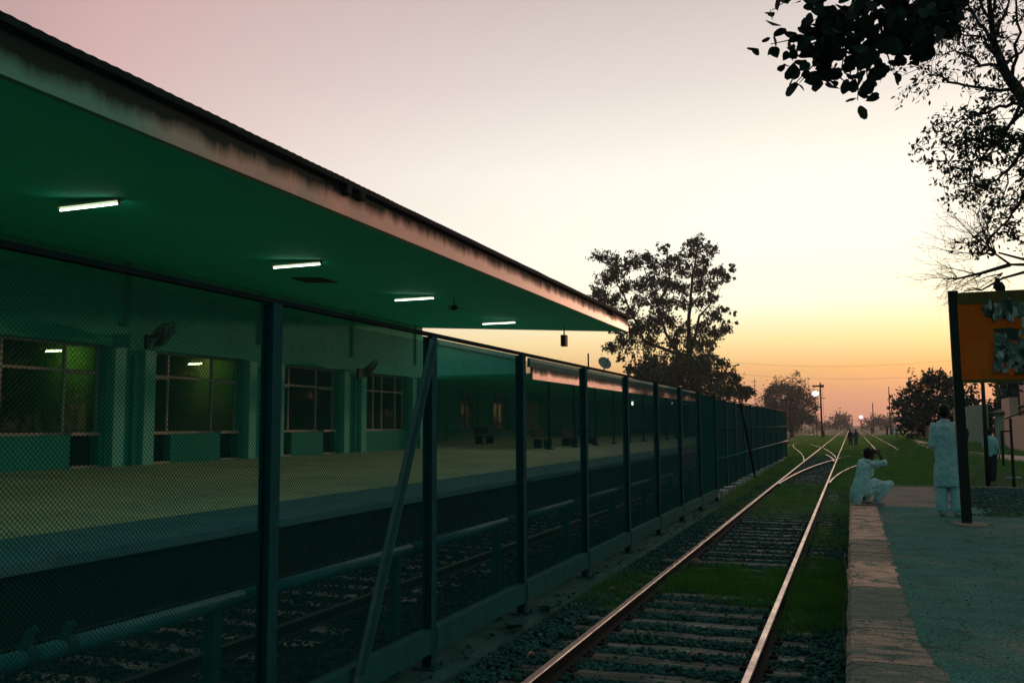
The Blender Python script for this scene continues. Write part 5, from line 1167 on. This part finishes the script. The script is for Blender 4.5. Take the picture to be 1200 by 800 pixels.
# ------------------------------------------------------------------ right side walls, poles, signals
def wall(name, label, p0, p1, h, th, m, cat='wall', cap=None, z=None):
    p0, p1 = Vector(p0), Vector(p1); d = (p1-p0); L_ = Vector((d.x, d.y, 0)).length; an_ = math.atan2(d.y, d.x)
    z0 = min(float(gz(p0.x, p0.y)), float(gz(p1.x, p1.y)))-.05
    t = thing(name, label, cat, (p0.x, p0.y, z0), None, an_)
    obj('wall', MB().box(0, L_, 0, th, 0, h), m, t)
    if cap: obj('coping', MB().box(-.04, L_+.04, -.05, th+.05, h, h+.09), cap, t)
    return t
hp = lambda yb, yt, Y: (yb-yt)/1050*Y*1.0
a = atz(1182, 526.5, .76); b = atz(1203, 530.5, .76)
wall('boundary_wall', 'pink plastered wall at the right edge below the orange board', b, a, 1.95, -.25, 'pink_plaster', cap=None)
w2 = wall('gate_pillar', 'tall pink gate pillar left of the pink wall', atz(1187.5, 526.6, .76)+Vector((0, .5, 0)), atz(1178, 524.5, .76)+Vector((0, .5, 0)), 3.0, -.45, 'pink_plaster')
wall('house', 'taller pink house corner rising above the wall at the right edge', atz(1207, 526.5, .76)+Vector((.8, 0, 0)), atz(1196.5, 525, .76)+Vector((.4, 2.0, 0)), 4.3, -4, 'pink_plaster', 'house')
t = wall('shed', 'low dark roofed shed between the pillar and the pink house', atz(1188, 526, .76)+Vector((0, 2.2, 0)), atz(1197, 526, .76)+Vector((.0, 2.2, 0)), 2.1, 2, 'grey_plaster', 'shed')
obj('roof', MB().hexa([(-.2, -.3, 2.1), (1.0, -.3, 2.5), (1.0, 2.2, 2.5), (-.2, 2.2, 2.1), (-.2, -.3, 2.2), (1.0, -.3, 2.6), (1.0, 2.2, 2.6), (-.2, 2.2, 2.2)]), 'iron', t)
a = atz(1134, 519.5, .76); b = atz(1154, 523, .76)
wall('boundary_wall', 'plain grey plaster wall seen between the sign post and thin pole', a, b, 2.75, .3, 'grey_plaster')
a = atz(1135, 519.5, .76); wall('gate_pillar', 'pale pink pillar at the end of the grey wall near the sign post', a, atz(1128, 517.2, .76), 2.75, -.5, 'pink_plaster')
a = atz(1119, 519, .7); wall('boundary_wall', 'narrow pink wall panel peeping out beside the standing man', a, atz(1111, 516.5, .7), 2.8, -.3, 'pink_plaster')
a = atz(1098, 518.6, .6); wall('boundary_wall', 'low pink wall under the dark tree left of the standing man', a, atz(1080, 514.8, .6), 1.45, -.3, 'pink_plaster')
def pole(name, label, px, yb, yt, z, r_, cat='pole', m='post_black', arms=(), group=None):
    p = atz(px, yb, z); t = thing(name, label, cat, (p.x, p.y, z-.1), group); top = aty(px, yt, p.y).z
    obj('pole', MB().tube((p.x, p.y, float(gz(p.x, p.y))-.1), (p.x, p.y, top), r_, r_*.75, 8), m, t, smooth=True)
    for (ya, x0_, x1_) in arms:
        zz = aty(px, ya, p.y).z; obj('crossarm', MB().box(p.x+x0_, p.x+x1_, p.y-.06, p.y+.06, zz-.06, zz+.06), m, t)
        for k in np.linspace(x0_+.1, x1_-.1, 4): obj('insulator', MB().path([(p.x+k, p.y, zz+.06), (p.x+k, p.y, zz+.12), (p.x+k, p.y, zz+.2)], [.03, .05, .03], 6), m, t)
    return t, p
pole('lamp_post', 'thin dark pole standing by the path behind the orange board', 1157, 549, 430, .76, .075)
t, p = pole('signpost', 'small signpost with a slanted hood at the platform end near the pink wall', 1188, 562, 490, .76, .045)
zz = aty(1188, 490, p.y).z
obj('hood', MB().hexa([(p.x-.12, p.y-.05, zz-.03), (p.x+.34, p.y-.05, zz+.17), (p.x+.34, p.y+.12, zz+.17), (p.x-.12, p.y+.12, zz-.03), (p.x-.12, p.y-.05, zz+.01), (p.x+.34, p.y-.05, zz+.21), (p.x+.34, p.y+.12, zz+.21), (p.x-.12, p.y+.12, zz+.01)]), 'post_black', t)
obj('side_arm', MB().box(p.x-.24, p.x, p.y-.02, p.y+.02, zz-.36, zz-.32).tube((p.x-.22, p.y, zz-1.25), (p.x-.22, p.y, zz-.33), .035), 'post_black', t)
for k, dx in enumerate((-.12, .10)):
    s_ = stones('foot_stone', np.array([[p.x+dx, p.y-.05, .80]]), [.09], 'white_block'); del s_['kind']; tag(s_, ('pale stone left of the small signpost foot', 'pale stone right of the small signpost foot')[k], 'stone')
pole('telegraph_pole', 'telegraph pole with crossarms rising above the far end of the fence', 886, 505, 443, 0, .11, arms=((447, -.9, .9), (452, -.6, .6)))
pole('telegraph_pole', 'slim pole beside the far dark tree, twigs around its middle', 1044, 511.5, 453, 0, .10)
pole('telegraph_pole', 'faint slim pole left of the far dark tree', 1024, 507, 472, 0, .14)
pole('telegraph_pole', 'faint short pole beside the far rails right of the semaphore', 999, 504.5, 487, 0, .15)
pole('telegraph_pole', 'faint pole left of the semaphore signal in the haze', 953, 508, 478, 0, .12, arms=((480, -.8, .8),))
def semaphore(px, yb, yt, lab):
    p = atz(px, yb, 0); t = thing('semaphore_signal', lab, 'signal', (p.x, p.y, 0), 'semaphore signals by the tracks'); top = aty(px, yt, p.y).z; H_ = top
    obj('mast', MB().path([(p.x, p.y, -.1), (p.x, p.y, H_*.5), (p.x, p.y, H_)], [.16, .14, .11], 8), 'iron', t, smooth=True)
    obj('finial', MB().path([(p.x, p.y, H_), (p.x, p.y, H_+.12), (p.x, p.y, H_+.35)], [.12, .14, .03], 8), 'iron', t)
    obj('signal_arm', MB().box(p.x-1.25, p.x-.1, p.y-.05, p.y+.0, H_-.35, H_-.08), 'iron', t)
    obj('spectacle', MB().box(p.x+.10, p.x+.55, p.y-.10, p.y+.02, H_-.45, H_-.02).tube((p.x+.3, p.y-.14, H_-.25), (p.x+.3, p.y+.06, H_-.25), .17, n=12), 'iron', t)
    obj('counter_arm', MB().box(p.x+.05, p.x+.75, p.y-.03, p.y+.03, H_*.74, H_*.74+.10), 'iron', t)
    obj('lever_box', MB().box(p.x-.05, p.x+.38, p.y-.2, p.y+.2, .0, 1.1), 'iron', t)
    lad = MB()
    for s_ in (-.18, .18): lad.tube((p.x+.25+s_, p.y+.35, 0), (p.x+.12+s_, p.y+.15, H_-.6), .02, n=5)
    obj('ladder', lad, 'iron', t)
    return p, H_
sp, sH = semaphore(963.5, 513, 450.5, 'taller semaphore signal with arm out beside the bright lamp')
semaphore(927, 514, 466.5, 'hazier semaphore signal just past the fence end')
lp0 = aty(955.5, 461, sp.y-2)
t = thing('yard_lamp', 'bright white lamp glowing beside the semaphore signal', 'lamp', (lp0.x, lp0.y, 0))
obj('lamp_pole', MB().tube((lp0.x, lp0.y+.25, -.1), (lp0.x, lp0.y+.25, lp0.z), .05, n=6), 'iron', t)
obj('lamp_head', MB().path([(lp0.x-.42, lp0.y+.02, lp0.z+.03), (lp0.x-.3, lp0.y+.02, lp0.z+.16), (lp0.x, lp0.y+.02, lp0.z+.2), (lp0.x+.3, lp0.y+.02, lp0.z+.16), (lp0.x+.42, lp0.y+.02, lp0.z+.03)], .15, 8), 'iron', t)
obj('bulb', MB().sphere(lp0+Vector((0, -.18, 0)), .46, .14, .30, 14, 9), 'lamp_glow', t, smooth=True)
l2 = aty(1009, 488.5, 300); t = thing('yard_lamp', 'faint orange lamp glowing at the horizon above the far rails', 'lamp', (l2.x, 300, 0))
obj('lamp_pole', MB().tube((l2.x, 300.3, -.1), (l2.x, 300.3, l2.z), .1, n=6), 'iron', t)
obj('bulb', MB().sphere(l2, .45, .3, .42, 12, 8), 'far_lamp', t, smooth=True)
# overhead wires crossing the tracks
for (y0, y1, r_, lab) in ((421, 409, .008, 'upper overhead wire crossing the tracks in the orange sky'), (434, 427, .008, 'lower overhead wire crossing the tracks in the orange sky')):
    a, b = aty(840, y0+2, 104), aty(1240, y1-3, 104)
    pts = [a.lerp(b, k/16)+Vector((0, 0, -1.2*(4*(k/16)*(1-k/16)))) for k in range(17)]; tag(obj('overhead_wire', MB().path(pts, r_, 4), 'iron'), lab, 'wire', 'overhead wires')
for k, px in enumerate((840, 1240)):
    a = aty(px, 421 if k == 0 else 406, 104); g = float(gz(a.x, 104)); t = thing('wire_pole', ('concrete wire pole hidden in the bushy tree behind the fence', 'wire pole off to the right holding the overhead wires')[k], 'pole', (a.x, 104, g))
    obj('pole', MB().tube((a.x, 104.1, g-.1), (a.x, 104.1, a.z+.5), .13, .09), 'iron', t)
# ------------------------------------------------------------------ small litter on the track
p = atz(816, 661, .03); s_ = stones('rock', np.array([[p.x, p.y, .06]]), [.085], 'stone_orange', .9); del s_['kind']; tag(s_, 'pale orange lump of stone beside the grass inside the track', 'stone')
def dry_leaf(px, py, L_, lab, ang):
    p = atz(px, py, .055); v = []; d = Vector((math.cos(ang), math.sin(ang), .12)); s2 = Vector((-math.sin(ang), math.cos(ang), .2))
    for k, w in ((0, .02), (.3, .30), (.6, .28), (1.0, .02)):
        c = p+d*(k-.5)*L_+Vector((0, 0, .03*math.sin(k*3.1))); v += [c-s2*w*L_*.5+Vector((0, 0, .012)), c, c+s2*w*L_*.5+Vector((0, 0, .02))]
    f = []
    for k in range(3): f += [(3*k, 3*k+1, 3*k+4, 3*k+3), (3*k+1, 3*k+2, 3*k+5, 3*k+4)]
    o = tag(obj('dry_leaf', MB().add(v, f), 'dry_leaf'), lab, 'leaf', 'dry leaves on the ballast'); md = o.modifiers.new('thick', 'SOLIDIFY'); md.thickness = .004
dry_leaf(818, 768, .17, 'pinkish dry leaf lying between the nearest rails', .35)
dry_leaf(676, 745, .08, 'small pale curled leaf on the ballast left of the nearest rail', 2.2)
dry_leaf(622, 769, .09, 'orange dry leaf on the ballast beside the fence kerb', 1.0)
dry_leaf(717, 692, .10, 'pale dry leaf on the ballast outside the left rail', .2)

# ------------------------------------------------------------------ evening haze
hz = MB(); hz.box(-690, 690, -55, 880, -1.2, 27.0)
hm = bpy.data.materials.new('haze'); hm.use_nodes = True; t = hm.node_tree; t.nodes.clear()
o_ = t.nodes.new('ShaderNodeOutputMaterial'); pv = t.nodes.new('ShaderNodeVolumePrincipled'); t.links.new(pv.outputs[0], o_.inputs['Volume'])
pv.inputs['Color'].default_value = (.92, .90, .90, 1); pv.inputs['Density'].default_value = .00038; pv.inputs['Anisotropy'].default_value = .45
MATS['haze'] = hm
obj('haze', hz, 'haze')['kind'] = 'stuff'
